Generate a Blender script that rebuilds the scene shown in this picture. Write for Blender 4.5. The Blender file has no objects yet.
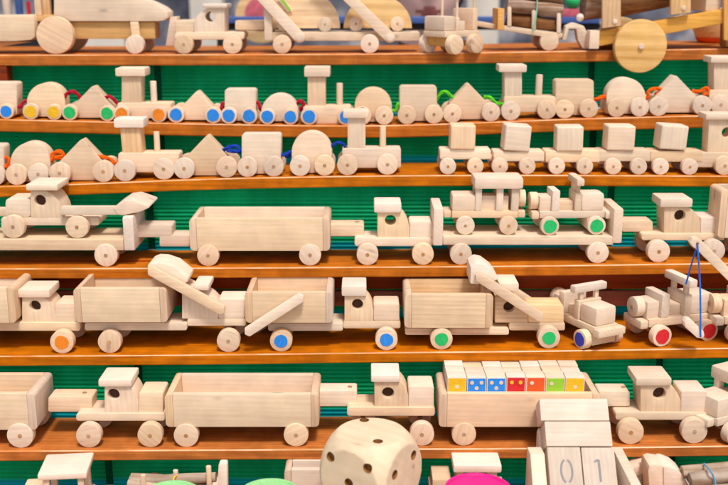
import bpy, bmesh, math, random
from mathutils import Vector, Matrix
random.seed(7)
scn = bpy.context.scene
COL = scn.collection
S = 0.00135                 # metres per design unit
EYE = 1.5                   # camera height
F = 1000.0                  # focal length in design pixels (728 wide)
PITCH = math.atan(252.5 / F)
CP, SP = math.cos(PITCH), math.sin(PITCH)
PI = math.pi

def ray(px, py, Y):
    """real-world point (design units, camera at origin) seen at px,py on the vertical plane Y"""
    u = (px - 364) / F; v = (242.5 - py) / F
    t = Y / (CP + v * SP)
    return u * t, (-SP + v * CP) * t, t

def world(X, Y, Z):
    return Vector((X * S, Y * S, EYE + Z * S))

# ------------------------------------------------------------------ materials
def new_mat(name):
    m = bpy.data.materials.new(name); m.use_nodes = True
    nt = m.node_tree; b = nt.nodes['Principled BSDF']
    return m, nt, b

def N(nt, kind, **kw):
    n = nt.nodes.new(kind)
    for k, v in kw.items():
        if k in n.inputs: n.inputs[k].default_value = v
        else: setattr(n, k, v)
    return n

def wood(name, col, axis='x', contrast=0.14, rough=0.62, rnd=0.13, fine=1.35, spec=0.3, big=0.12, dirt=0.0):
    m, nt, b = new_mat(name); L = nt.links.new
    tc = N(nt, 'ShaderNodeTexCoord'); oi = N(nt, 'ShaderNodeObjectInfo')
    off = N(nt, 'ShaderNodeVectorMath', operation='SCALE'); off.inputs[0].default_value = (3.1, 5.7, 9.3)
    L(oi.outputs['Random'], off.inputs['Scale'])
    add = N(nt, 'ShaderNodeVectorMath', operation='ADD'); L(tc.outputs['Object'], add.inputs[0]); L(off.outputs[0], add.inputs[1])
    sc = {'x': (9, 190, 190), 'y': (190, 9, 190), 'z': (190, 190, 9)}[axis]
    mp = N(nt, 'ShaderNodeMapping'); mp.inputs['Scale'].default_value = tuple(c * fine for c in sc); L(add.outputs[0], mp.inputs['Vector'])
    n1 = N(nt, 'ShaderNodeTexNoise', Scale=1.0, Detail=6.0, Roughness=0.65, Distortion=0.4); L(mp.outputs[0], n1.inputs['Vector'])
    mp2 = N(nt, 'ShaderNodeMapping'); mp2.inputs['Scale'].default_value = tuple((c * 0.16 if c > 50 else c * 0.08) * fine for c in sc); L(add.outputs[0], mp2.inputs['Vector'])
    n2 = N(nt, 'ShaderNodeTexWave', Scale=2.3, Distortion=7.0, Detail=3.0, bands_direction='DIAGONAL'); n2.inputs['Detail Scale'].default_value = 0.35; L(mp2.outputs[0], n2.inputs['Vector'])
    mx = N(nt, 'ShaderNodeMix', data_type='FLOAT'); mx.inputs[0].default_value = big; L(n1.outputs[0], mx.inputs[2]); L(n2.outputs['Fac'], mx.inputs[3])
    cr = N(nt, 'ShaderNodeValToRGB'); L(mx.outputs[0], cr.inputs[0])
    d = tuple(max(0, c * (1 - contrast * k)) for c, k in zip(col, (0.8, 1.15, 1.55))); l = tuple(min(1, c * (1 + contrast * 0.35)) for c in col)
    cr.color_ramp.elements[0].position = 0.25; cr.color_ramp.elements[0].color = d + (1,)
    cr.color_ramp.elements[1].position = 0.72; cr.color_ramp.elements[1].color = l + (1,)
    hs = N(nt, 'ShaderNodeHueSaturation'); L(cr.outputs[0], hs.inputs['Color'])
    mr = N(nt, 'ShaderNodeMapRange'); L(oi.outputs['Random'], mr.inputs[0]); mr.inputs[3].default_value = 1 - rnd; mr.inputs[4].default_value = 1 + rnd * 0.6
    L(mr.outputs[0], hs.inputs['Value'])
    r2 = N(nt, 'ShaderNodeMath', operation='MULTIPLY'); r2.inputs[1].default_value = 7.31; L(oi.outputs['Random'], r2.inputs[0])
    r3 = N(nt, 'ShaderNodeMath', operation='FRACT'); L(r2.outputs[0], r3.inputs[0])
    mr2 = N(nt, 'ShaderNodeMapRange'); L(r3.outputs[0], mr2.inputs[0]); mr2.inputs[3].default_value = 1 - rnd * 1.3; mr2.inputs[4].default_value = 1 + rnd * 1.6
    L(mr2.outputs[0], hs.inputs['Saturation'])
    r4 = N(nt, 'ShaderNodeMath', operation='MULTIPLY'); r4.inputs[1].default_value = 13.7; L(oi.outputs['Random'], r4.inputs[0])
    r5 = N(nt, 'ShaderNodeMath', operation='FRACT'); L(r4.outputs[0], r5.inputs[0])
    mr4 = N(nt, 'ShaderNodeMapRange'); L(r5.outputs[0], mr4.inputs[0]); mr4.inputs[3].default_value = .5 - rnd * .05; mr4.inputs[4].default_value = .5 + rnd * .015
    L(mr4.outputs[0], hs.inputs['Hue'])
    # blotches and small knots
    n3 = N(nt, 'ShaderNodeTexNoise', Scale=38.0, Detail=3.0); L(add.outputs[0], n3.inputs['Vector'])
    mr3 = N(nt, 'ShaderNodeMapRange'); L(n3.outputs[0], mr3.inputs[0]); mr3.inputs[1].default_value = 0.35; mr3.inputs[2].default_value = 0.7
    mr3.inputs[3].default_value = 0.92 - dirt; mr3.inputs[4].default_value = 1.04
    mul = N(nt, 'ShaderNodeMix', data_type='RGBA', blend_type='MULTIPLY'); mul.inputs[0].default_value = 1.0
    L(hs.outputs[0], mul.inputs[6]); L(mr3.outputs[0], mul.inputs[7])
    # a few small knots
    mk = N(nt, 'ShaderNodeMapping'); mk.inputs['Scale'].default_value = tuple(9 if c < 50 else 22 for c in sc); L(add.outputs[0], mk.inputs['Vector'])
    vo = N(nt, 'ShaderNodeTexVoronoi', Scale=1.0); L(mk.outputs[0], vo.inputs['Vector'])
    mrk = N(nt, 'ShaderNodeMapRange', interpolation_type='SMOOTHSTEP'); L(vo.outputs['Distance'], mrk.inputs[0]); mrk.inputs[1].default_value = 0.03; mrk.inputs[2].default_value = 0.11; mrk.inputs[3].default_value = 0.62; mrk.inputs[4].default_value = 1.0
    mul2 = N(nt, 'ShaderNodeMix', data_type='RGBA', blend_type='MULTIPLY'); mul2.inputs[0].default_value = 1.0
    L(mul.outputs[2], mul2.inputs[6]); L(mrk.outputs[0], mul2.inputs[7])
    L(mul2.outputs[2], b.inputs['Base Color'])
    b.inputs['Roughness'].default_value = rough; b.inputs['Specular IOR Level'].default_value = spec
    bp = N(nt, 'ShaderNodeBump', Strength=0.12, Distance=0.0006); L(n1.outputs[0], bp.inputs['Height']); L(bp.outputs[0], b.inputs['Normal'])
    return m

def worn():
    # worn front edge: varnish rubbed off in patches
    m, nt, b = new_mat('worn_edge'); L = nt.links.new
    tc = N(nt, 'ShaderNodeTexCoord'); mp = N(nt, 'ShaderNodeMapping'); mp.inputs['Scale'].default_value = (14, 60, 60); L(tc.outputs['Object'], mp.inputs['Vector'])
    n = N(nt, 'ShaderNodeTexNoise', Scale=1.0, Detail=5.0, Roughness=0.7); L(mp.outputs[0], n.inputs['Vector'])
    cr = N(nt, 'ShaderNodeValToRGB'); L(n.outputs[0], cr.inputs[0])
    cr.color_ramp.elements[0].position = 0.40; cr.color_ramp.elements[0].color = (.66, .20, .03, 1)
    cr.color_ramp.elements[1].position = 0.55; cr.color_ramp.elements[1].color = (.72, .40, .20, 1)
    L(cr.outputs[0], b.inputs['Base Color']); b.inputs['Roughness'].default_value = .5
    return m

def plain(name, col, rough=0.5, spec=0.4, var=0.12, scale=60.0):
    m, nt, b = new_mat(name); L = nt.links.new
    tc = N(nt, 'ShaderNodeTexCoord'); n = N(nt, 'ShaderNodeTexNoise', Scale=scale, Detail=4.0); L(tc.outputs['Object'], n.inputs['Vector'])
    cr = N(nt, 'ShaderNodeValToRGB'); L(n.outputs[0], cr.inputs[0])
    cr.color_ramp.elements[0].position = 0.3; cr.color_ramp.elements[0].color = tuple(c * (1 - var) for c in col) + (1,)
    cr.color_ramp.elements[1].position = 0.7; cr.color_ramp.elements[1].color = tuple(min(1, c * (1 + var * .5)) for c in col) + (1,)
    L(cr.outputs[0], b.inputs['Base Color']); b.inputs['Roughness'].default_value = rough; b.inputs['Specular IOR Level'].default_value = spec
    return m

def paint(name, col):
    # thin brushed paint: the grain and a few bare specks show through
    m, nt, b = new_mat(name); L = nt.links.new
    tc = N(nt, 'ShaderNodeTexCoord'); oi = N(nt, 'ShaderNodeObjectInfo'); ad = N(nt, 'ShaderNodeVectorMath', operation='ADD'); L(tc.outputs['Object'], ad.inputs[0]); L(oi.outputs['Random'], ad.inputs[1])
    mp = N(nt, 'ShaderNodeMapping'); mp.inputs['Scale'].default_value = (120, 120, 700); L(ad.outputs[0], mp.inputs['Vector'])
    n = N(nt, 'ShaderNodeTexNoise', Scale=1.0, Detail=5.0, Roughness=0.7); L(mp.outputs[0], n.inputs['Vector'])
    cr = N(nt, 'ShaderNodeValToRGB'); L(n.outputs[0], cr.inputs[0]); e = cr.color_ramp.elements
    e[0].position = 0.28; e[0].color = tuple(c * .78 for c in col) + (1,); e[1].position = 0.66; e[1].color = tuple(min(1, c * 1.08 + .015) for c in col) + (1,)
    k = e.new(0.80); k.color = tuple(c * .6 + w_ * .4 for c, w_ in zip(col, (.8, .62, .45))) + (1,)
    L(cr.outputs[0], b.inputs['Base Color']); b.inputs['Roughness'].default_value = 0.55; b.inputs['Specular IOR Level'].default_value = 0.3
    return m

PALE = (0.82, 0.645, 0.465)
WX = wood('pale_wood_x', PALE, 'x'); WY = wood('pale_wood_y', PALE, 'y'); WZ = wood('pale_wood_z', PALE, 'z')
WEND = wood('pale_wood_end_grain', (0.78, 0.59, 0.42), 'z', contrast=0.2)
WHEEL = wood('wheel_wood', (0.83, 0.65, 0.48), 'z', contrast=0.17, fine=1.1)
WARM = wood('warm_pine', (0.80, 0.50, 0.21), 'x', contrast=0.26)
HONEY = wood('honey_pine', (0.82, 0.625, 0.41), 'x', contrast=0.24)
WARMZ = wood('warm_pine_z', (0.80, 0.50, 0.21), 'z', contrast=0.26)
PINE = wood('yellow_pine', (0.86, 0.615, 0.33), 'x', contrast=0.34, fine=0.6)
BRIGHT = wood('bleached_wood', (0.84, 0.69, 0.55), 'x', contrast=0.10)  # whiter copy of the pale wood: strong light on roofs put into the colour
BRIGHTY = wood('pale_wood_y_lit', (0.83, 0.68, 0.54), 'y', contrast=0.12)  # crosswise grain, with the same lit tone painted in
CALX = wood('calendar_wood_x', (0.70, 0.58, 0.47), 'x', contrast=0.12); CALY = wood('calendar_wood_y', (0.68, 0.56, 0.45), 'y', contrast=0.14)
DICEW = wood('dice_wood', (0.80, 0.64, 0.45), 'x', contrast=0.10, fine=0.5)
SHELF = wood('shelf_varnish', (0.64, 0.20, 0.02), 'x', contrast=0.40, rough=0.6, spec=0.16, rnd=0.03, fine=1.25, dirt=0.22)
WORN = worn()
BROWN = wood('dark_board', (0.26, 0.05, 0.01), 'x', contrast=0.5, rough=0.5, fine=0.5)
PIN = wood('axle_wood', (0.52, 0.33, 0.19), 'z', contrast=0.4)
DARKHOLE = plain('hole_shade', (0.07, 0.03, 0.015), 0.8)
BARK = wood('bark', (0.44, 0.34, 0.27), 'x', contrast=0.75, rough=0.9, fine=0.7, dirt=0.3)
BARKB = wood('brown_bark', (0.32, 0.175, 0.075), 'x', contrast=0.75, rough=0.9, fine=0.7, dirt=0.3)
TWIG = wood('twig_wood', (0.52, 0.42, 0.33), 'x', contrast=0.5, rough=0.8, fine=0.6, dirt=0.2)
C_BLUE = paint('paint_blue', (0.015, 0.25, 0.80)); C_GREEN = paint('paint_green', (0.01, 0.50, 0.13)); C_YEL = paint('paint_yellow', (0.85, 0.50, 0.01))
C_ORG = paint('paint_orange', (0.85, 0.24, 0.008)); C_RED = paint('paint_red', (0.66, 0.012, 0.018)); C_NAVY = paint('paint_navy', (0.03, 0.06, 0.52))
C_LIME = plain('paint_lime', (0.30, 0.60, 0.04)); C_PINK = plain('paint_pink', (0.74, 0.010, 0.22), 0.4); C_MINT = plain('paint_mint', (0.30, 0.62, 0.25), 0.45)
C_VERM = plain('paint_vermilion', (0.80, 0.10, 0.015))
Y_RED = plain('yarn_red', (0.45, 0.012, 0.035), 0.9, .1, .35, 900); Y_ORG = plain('yarn_orange', (0.90, 0.13, 0.006), 0.9, .1, .3, 900)  # black strip stands in for the shadow beneath the bench rail
Y_BLUE = plain('yarn_blue', (0.015, 0.05, 0.40), 0.9, .1, .35, 900); Y_LIME = plain('yarn_lime', (0.12, 0.62, 0.02), 0.9, .1, .3, 900)
STR_BLUE = plain('string_blue', (0.01, 0.16, 0.72), 0.7); STR_SKY = plain('string_sky', (0.10, 0.36, 0.60), 0.7); STR_YEL = plain('string_yellow', (0.85, 0.5, 0.02), 0.7)
STR_MINT = plain('string_mint', (0.25, 0.6, 0.4), 0.7)
INK = plain('grey_ink', (0.27, 0.25, 0.25), 0.8)

def green_mat():
    m, nt, b = new_mat('green_corrugated'); L = nt.links.new
    tc = N(nt, 'ShaderNodeTexCoord'); sep = N(nt, 'ShaderNodeSeparateXYZ'); L(tc.outputs['Object'], sep.inputs[0])
    mp = N(nt, 'ShaderNodeMapping'); mp.inputs['Scale'].default_value = (13, 13, 3); L(tc.outputs['Object'], mp.inputs['Vector'])
    n = N(nt, 'ShaderNodeTexNoise', Scale=1.0, Detail=6.0, Roughness=0.6); L(mp.outputs[0], n.inputs['Vector'])
    cr = N(nt, 'ShaderNodeValToRGB'); L(n.outputs[0], cr.inputs[0])
    cr.color_ramp.elements[0].position = 0.3; cr.color_ramp.elements[0].color = (0.0, 0.36, 0.13, 1)
    cr.color_ramp.elements[1].position = 0.7; cr.color_ramp.elements[1].color = (0.003, 0.70, 0.27, 1)
    # the sheet's lowest ridges are turquoise
    mr = N(nt, 'ShaderNodeMapRange'); L(sep.outputs['Z'], mr.inputs[0]); mr.inputs[1].default_value = 0.011; mr.inputs[2].default_value = 0.0145
    mr.inputs[3].default_value = 1.0; mr.inputs[4].default_value = 0.0
    mx = N(nt, 'ShaderNodeMix', data_type='RGBA'); L(mr.outputs[0], mx.inputs[0]); L(cr.outputs[0], mx.inputs[6]); mx.inputs[7].default_value = (0.0, 0.50, 0.60, 1)
    L(mx.outputs[2], b.inputs['Base Color']); b.inputs['Roughness'].default_value = 0.5; b.inputs['Specular IOR Level'].default_value = 0.15
    # thin plastic sheet: part of the light comes through from behind
    tr = N(nt, 'ShaderNodeBsdfTranslucent'); L(mx.outputs[2], tr.inputs['Color'])
    ms = N(nt, 'ShaderNodeMixShader'); ms.inputs[0].default_value = 0.55; L(b.outputs[0], ms.inputs[1]); L(tr.outputs[0], ms.inputs[2])
    L(ms.outputs[0], nt.nodes['Material Output'].inputs['Surface'])
    return m
GREEN = green_mat(); DKGREEN = plain('dark_green_strip', (0.0, 0.10, 0.05), 0.8, .1)

# ------------------------------------------------------------------ mesh helpers
def bevel(bm, w, ang=0.6, seg=2):
    if w <= 0: return
    es = [e for e in bm.edges if len(e.link_faces) == 2 and e.calc_face_angle(0) > ang]
    if es: bmesh.ops.bevel(bm, geom=es, offset=w, segments=seg, affect='EDGES', profile=0.6, clamp_overlap=True)

def mesh_from(bm, name, mat, sharp=0.65):
    bmesh.ops.recalc_face_normals(bm, faces=bm.faces[:])
    me = bpy.data.meshes.new(name); bm.to_mesh(me); bm.free()
    for mt in (mat if isinstance(mat, (list, tuple)) else [mat]): me.materials.append(mt)
    me.polygons.foreach_set('use_smooth', [True] * len(me.polygons))
    me.set_sharp_from_angle(angle=sharp)
    return me

def link(name, me, parent=None):
    o = bpy.data.objects.new(name, me); COL.objects.link(o)
    if parent: o.parent = parent
    return o

def tag(o, label=None, cat=None, group=None, kind=None):
    for k, v in (('label', label), ('category', cat), ('group', group), ('kind', kind)):
        if v: o[k] = v
    return o

def empty(name, loc, label, cat, group=None, rz=0.0):
    o = bpy.data.objects.new(name, None); COL.objects.link(o); o.location = loc; o.rotation_euler = (0, 0, rz)
    o.empty_display_size = 0.01
    return tag(o, label, cat, group)

def bm_box(x0, x1, y0, y1, z0, z1, bev=0.0, M=None, seg=2):
    bm = bmesh.new()
    vs = [bm.verts.new((x, y, z)) for x in (x0, x1) for y in (y0, y1) for z in (z0, z1)]
    for f in ((0, 1, 3, 2), (4, 6, 7, 5), (0, 4, 5, 1), (2, 3, 7, 6), (0, 2, 6, 4), (1, 5, 7, 3)): bm.faces.new([vs[i] for i in f])
    bmesh.ops.recalc_face_normals(bm, faces=bm.faces[:])
    bevel(bm, bev, seg=seg)
    if M is not None: bm.transform(M)
    return bm

def bm_prism(prof, y0, y1, bev=0.0, holes=(), M=None, seg=2, axis='y'):
    """profile in x,z extruded along y; holes are (x,z,r)"""
    bm = bmesh.new(); edges = []
    def loop(pts):
        vs = [bm.verts.new((x, y0, z)) for x, z in pts]
        for i in range(len(vs)): edges.append(bm.edges.new((vs[i], vs[(i + 1) % len(vs)])))
        return vs
    loop(prof)
    if holes:
        for hx, hz, r in holes: loop([(hx + r * math.cos(a), hz + r * math.sin(a)) for a in [2 * PI * i / 28 for i in range(28)]])
        bmesh.ops.triangle_fill(bm, use_beauty=True, use_dissolve=False, edges=edges)
    else:
        bm.faces.new([v for v in bm.verts])
    r = bmesh.ops.extrude_face_region(bm, geom=bm.faces[:])
    bmesh.ops.translate(bm, verts=[v for v in r['geom'] if isinstance(v, bmesh.types.BMVert)], vec=(0, y1 - y0, 0))
    bmesh.ops.recalc_face_normals(bm, faces=bm.faces[:])
    bevel(bm, bev, seg=seg)
    if M is not None: bm.transform(M)
    return bm

def bm_cyl(r, y0, y1, bev=0.0, seg=40, M=None, r2=None, cx=0.0, cz=0.0):
    """cylinder along y"""
    bm = bmesh.new(); r2 = r if r2 is None else r2
    a = [bm.verts.new((cx + r * math.cos(t), y0, cz + r * math.sin(t))) for t in [2 * PI * i / seg for i in range(seg)]]
    b = [bm.verts.new((cx + r2 * math.cos(t), y1, cz + r2 * math.sin(t))) for t in [2 * PI * i / seg for i in range(seg)]]
    bm.faces.new(a); bm.faces.new(b[::-1])
    for i in range(seg): bm.faces.new((a[i], b[i], b[(i + 1) % seg], a[(i + 1) % seg]))
    bmesh.ops.recalc_face_normals(bm, faces=bm.faces[:])
    bevel(bm, bev, ang=1.0)
    if M is not None: bm.transform(M)
    return bm

def bm_tube(pts, r, seg=8, closed=False):
    """tube through points, smoothed (Catmull-Rom)"""
    P = [Vector(p) for p in pts]; out = []
    n = len(P)
    if n > 2:
        for i in range(n - 1):
            p0, p1, p2, p3 = P[max(i - 1, 0)], P[i], P[i + 1], P[min(i + 2, n - 1)]
            for k in range(6):
                t = k / 6
                out.append(0.5 * ((2 * p1) + (p2 - p0) * t + (2 * p0 - 5 * p1 + 4 * p2 - p3) * t * t + (3 * p1 - p0 - 3 * p2 + p3) * t ** 3))
        out.append(P[-1])
    else: out = P
    bm = bmesh.new(); rings = []
    up = Vector((0.13, 0.31, 0.94)).normalized()
    for i, p in enumerate(out):
        d = (out[min(i + 1, len(out) - 1)] - out[max(i - 1, 0)]).normalized()
        a = d.cross(up)
        if a.length < 1e-4: a = d.cross(Vector((1, 0, 0)))
        a.normalize(); b = d.cross(a)
        rr = r(i / (len(out) - 1)) if callable(r) else r
        rings.append([bm.verts.new(p + a * rr * math.cos(t) + b * rr * math.sin(t)) for t in [2 * PI * k / seg for k in range(seg)]])
    for q, w in zip(rings, rings[1:]):
        for k in range(seg): bm.faces.new((q[k], q[(k + 1) % seg], w[(k + 1) % seg], w[k]))
    bm.faces.new(rings[0][::-1]); bm.faces.new(rings[-1])
    return bm

def bm_lathe(prof, seg=48, M=None):
    """profile (r,z) around z"""
    bm = bmesh.new(); rings = []
    for r, z in prof: rings.append([bm.verts.new((r * math.cos(t), r * math.sin(t), z)) for t in [2 * PI * k / seg for k in range(seg)]] if r > 1e-6 else [bm.verts.new((0, 0, z))])
    for q, w in zip(rings, rings[1:]):
        for k in range(seg):
            a, b, c, d = q[k % len(q)], q[(k + 1) % len(q)], w[(k + 1) % len(w)], w[k % len(w)]
            vs = []
            for v in (a, b, c, d):
                if v not in vs: vs.append(v)
            if len(vs) > 2: bm.faces.new(vs)
    if M is not None: bm.transform(M)
    return bm

def merge(*bms):
    out = bms[0]
    for b in bms[1:]:
        me = bpy.data.meshes.new('tmp'); b.to_mesh(me); b.free(); out.from_mesh(me); bpy.data.meshes.remove(me)
    return out

# ------------------------------------------------------------------ the display rack
# per shelf: front plane Y, board depth, board thickness (px), front top edge as (x, y) samples of the photo
ROWS = {
 1: dict(Y=1184, D=182, T=10.5, e=[(-150, 55.5), (0, 55), (370, 54), (530, 51.7), (728, 48.6), (880, 46)]),
 2: dict(Y=1122, D=84, T=12.0, e=[(-150, 116), (0, 119.3), (190, 123.8), (370, 126.3), (470, 123.2), (550, 119.3), (728, 115), (880, 111)]),
 3: dict(Y=1061, D=86, T=10.8, e=[(-150, 190), (0, 186.5), (100, 183.5), (190, 179), (370, 175.6), (540, 175), (728, 176), (880, 176.5)]),
 4: dict(Y=1000, D=76, T=10.5, e=[(-150, 269), (0, 268.6), (190, 268), (370, 267), (540, 265.8), (728, 263.2), (880, 261)]),
 5: dict(Y=940, D=112, T=10.5, e=[(-150, 357), (0, 356), (190, 355), (370, 352.7), (540, 351), (728, 348), (880, 346)]),
 6: dict(Y=879, D=79, T=10.8, e=[(-150, 452), (0, 451), (190, 450), (370, 449), (540, 448.4), (728, 446), (880, 444)]),
 7: dict(Y=760, D=150, T=12.0, e=[(-150, 571), (0, 570), (364, 569), (728, 566), (880, 564)]),
}
def edge_y(r, px):
    e = ROWS[r]['e']
    for (x0, y0), (x1, y1) in zip(e, e[1:]):
        if px <= x1 or (x1, y1) == e[-1]:
            # smooth between samples is unnecessary: the boards bow only slightly
            return y0 + (y1 - y0) * (px - x0) / (x1 - x0)
def shelf_z(r, px):
    return ray(px, edge_y(r, px), ROWS[r]['Y'])[1]

rack = empty('display_rack', world(0, 1000, -EYE / S), 'stepped display rack of orange varnished shelves with green corrugated backing', 'rack')
RO = rack.location
def rack_part(name, bm, mat):
    return link(name, mesh_from(bm, name, mat), rack)

for r, R in ROWS.items():
    bm = bmesh.new(); Y0 = R['Y']; k = ray(364, edge_y(r, 364), Y0)[2] / F; th = R['T'] * k / 0.97
    secs = []
    xs = [-150 + 1030 * i / 60 for i in range(61)]
    for px in xs:
        py = edge_y(r, px)
        # gentle smoothing of the sampled edge
        py = sum(edge_y(r, min(max(px + d, -149), 879)) for d in (-60, -40, -20, 0, 20, 40, 60)) / 7
        X, Z, t = ray(px, py, Y0)
        bv = 1.0
        ring = [(X, Y0, Z - th + bv), (X, Y0, Z - bv), (X, Y0 + bv, Z), (X, Y0 + R['D'], Z), (X, Y0 + R['D'], Z - th), (X, Y0 + bv, Z - th)]
        secs.append([bm.verts.new(world(*p) - RO) for p in ring])
    R['zs'] = [(px, sum(edge_y(r, min(max(px + d, -149), 879)) for d in (-60, -40, -20, 0, 20, 40, 60)) / 7) for px in xs]
    for a, b in zip(secs, secs[1:]):
        for i in range(6):
            f = bm.faces.new((a[i], a[(i + 1) % 6], b[(i + 1) % 6], b[i])); f.material_index = 1 if i == 1 else 0
    bm.faces.new(secs[0]); bm.faces.new(secs[-1][::-1])
    rack_part('shelf', bm, [SHELF, WORN])
def edge_y(r, px):
    e = ROWS[r]['zs']
    if px <= e[0][0]: return e[0][1]
    for (x0, y0), (x1, y1) in zip(e, e[1:]):
        if px <= x1: return y0 + (y1 - y0) * (px - x0) / (x1 - x0)
    return e[-1][1]

# green corrugated sheets standing at the back of each shelf, in panels with dark joints
def sheet(r, px0, px1):
    Y = ROWS[r]['Y'] + ROWS[r]['D'] - 3
    mid = (px0 + px1) / 2
    zt = ray(min(max(mid, 0), 728), edge_y(r - 1, min(max(mid, 0), 728)), ROWS[r - 1]['Y'])[1] - 4
    zb = ray(mid, edge_y(r, mid), ROWS[r]['Y'])[1] - 1
    X0 = ray(px0, edge_y(r, mid) - 40, Y)[0]; X1 = ray(px1, edge_y(r, mid) - 40, Y)[0]
    pitch = 4.4; n = int((zt - zb) / pitch) * 4
    bm = bmesh.new(); rows = []
    for i in range(n + 1):
        ph = i / 4 * 2 * PI; y = -0.85 * math.cos(ph); z = i * pitch / 4
        rows.append([bm.verts.new(((X0 + (X1 - X0) * j / 8 - X0) * S, (y + 0.35 * math.sin(j * 1.7 + r)) * S, z * S)) for j in range(9)])
    for a, b in zip(rows, rows[1:]):
        for j in range(8): bm.faces.new((a[j], a[j + 1], b[j + 1], b[j]))
    o = link('back_panel', mesh_from(bm, 'back_panel', GREEN, 3.0), rack); o.location = world(X0, Y, zb) - RO
    
JOINTS = {2: [-160, 157, 590, 900], 3: [-160, 160, 592, 900], 4: [-160, 150, 608, 900], 5: [-160, 200, 606, 900], 6: [-160, 140, 655, 900], 7: [-160, 112, 665, 900]}
for r, js in JOINTS.items():
    for a, b in zip(js, js[1:]):
        sheet(r, a + 4.5, b - 2.5)
    for j in js[1:-1]:                      # dark lath behind the joint
        Y = ROWS[r]['Y'] + ROWS[r]['D'] + 1.5
        zb = ray(j, edge_y(r, j), ROWS[r]['Y'])[1]; zt = ray(364, edge_y(r - 1, 364), ROWS[r - 1]['Y'])[1] - 9
        X = ray(j, edge_y(r, j) - 40, Y)[0]
        bm = bm_box((X - 9) * S, (X + 9) * S, 0, 4 * S, 0, (zt - zb) * S, 0.0005)
        o = link('joint_lath', mesh_from(bm, 'joint_lath', DKGREEN), rack); o.location = world(0, Y, zb) - RO
# two reddish boards behind the fifth shelf
for (py0, py1, dy) in ((262, 289, 84), (291.5, 306, 80)):
    Y = ROWS[5]['Y'] + dy
    z1 = ray(364, py0, Y)[1]; z0 = ray(364, py1, Y)[1]
    bm = bm_box(-620 * S, 620 * S, 0, 8 * S, 0, (z1 - z0) * S, 0.0012)
    o = link('back_board', mesh_from(bm, 'back_board', wood('red_brown_board', (0.36, 0.06, 0.006), 'x', .5, .5, fine=.5)), rack); o.location = world(0, Y, z0) - RO
# uprights at both ends (the left one is seen behind the second shelf)
for px, sx in ((7, -1), (760, 1)):
    Y = ROWS[2]['Y'] + 62
    X = ray(px, 75, Y)[0]; X0, X1 = (X - 60, X) if sx < 0 else (X, X + 60)
    zb = shelf_z(2, 0 if sx < 0 else 728) + 0.3; zt = shelf_z(1, 0 if sx < 0 else 728) - 13
    bm = bm_box(X0 * S, X1 * S, 0, 26 * S, 0, (zt - zb) * S, 0.001)
    o = link('upright', mesh_from(bm, 'upright', BROWN), rack); o.location = world(0, Y, zb) - RO
# legs down to the ground at the outer ends, out of frame
for X in (-640, 640):
    bm = bm_box((X - 14) * S, (X + 14) * S, 900 * S - RO.y, 940 * S - RO.y, 0.0, EYE + (-600) * S, 0.001)
    rack_part('leg', bm, BROWN)

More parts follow.
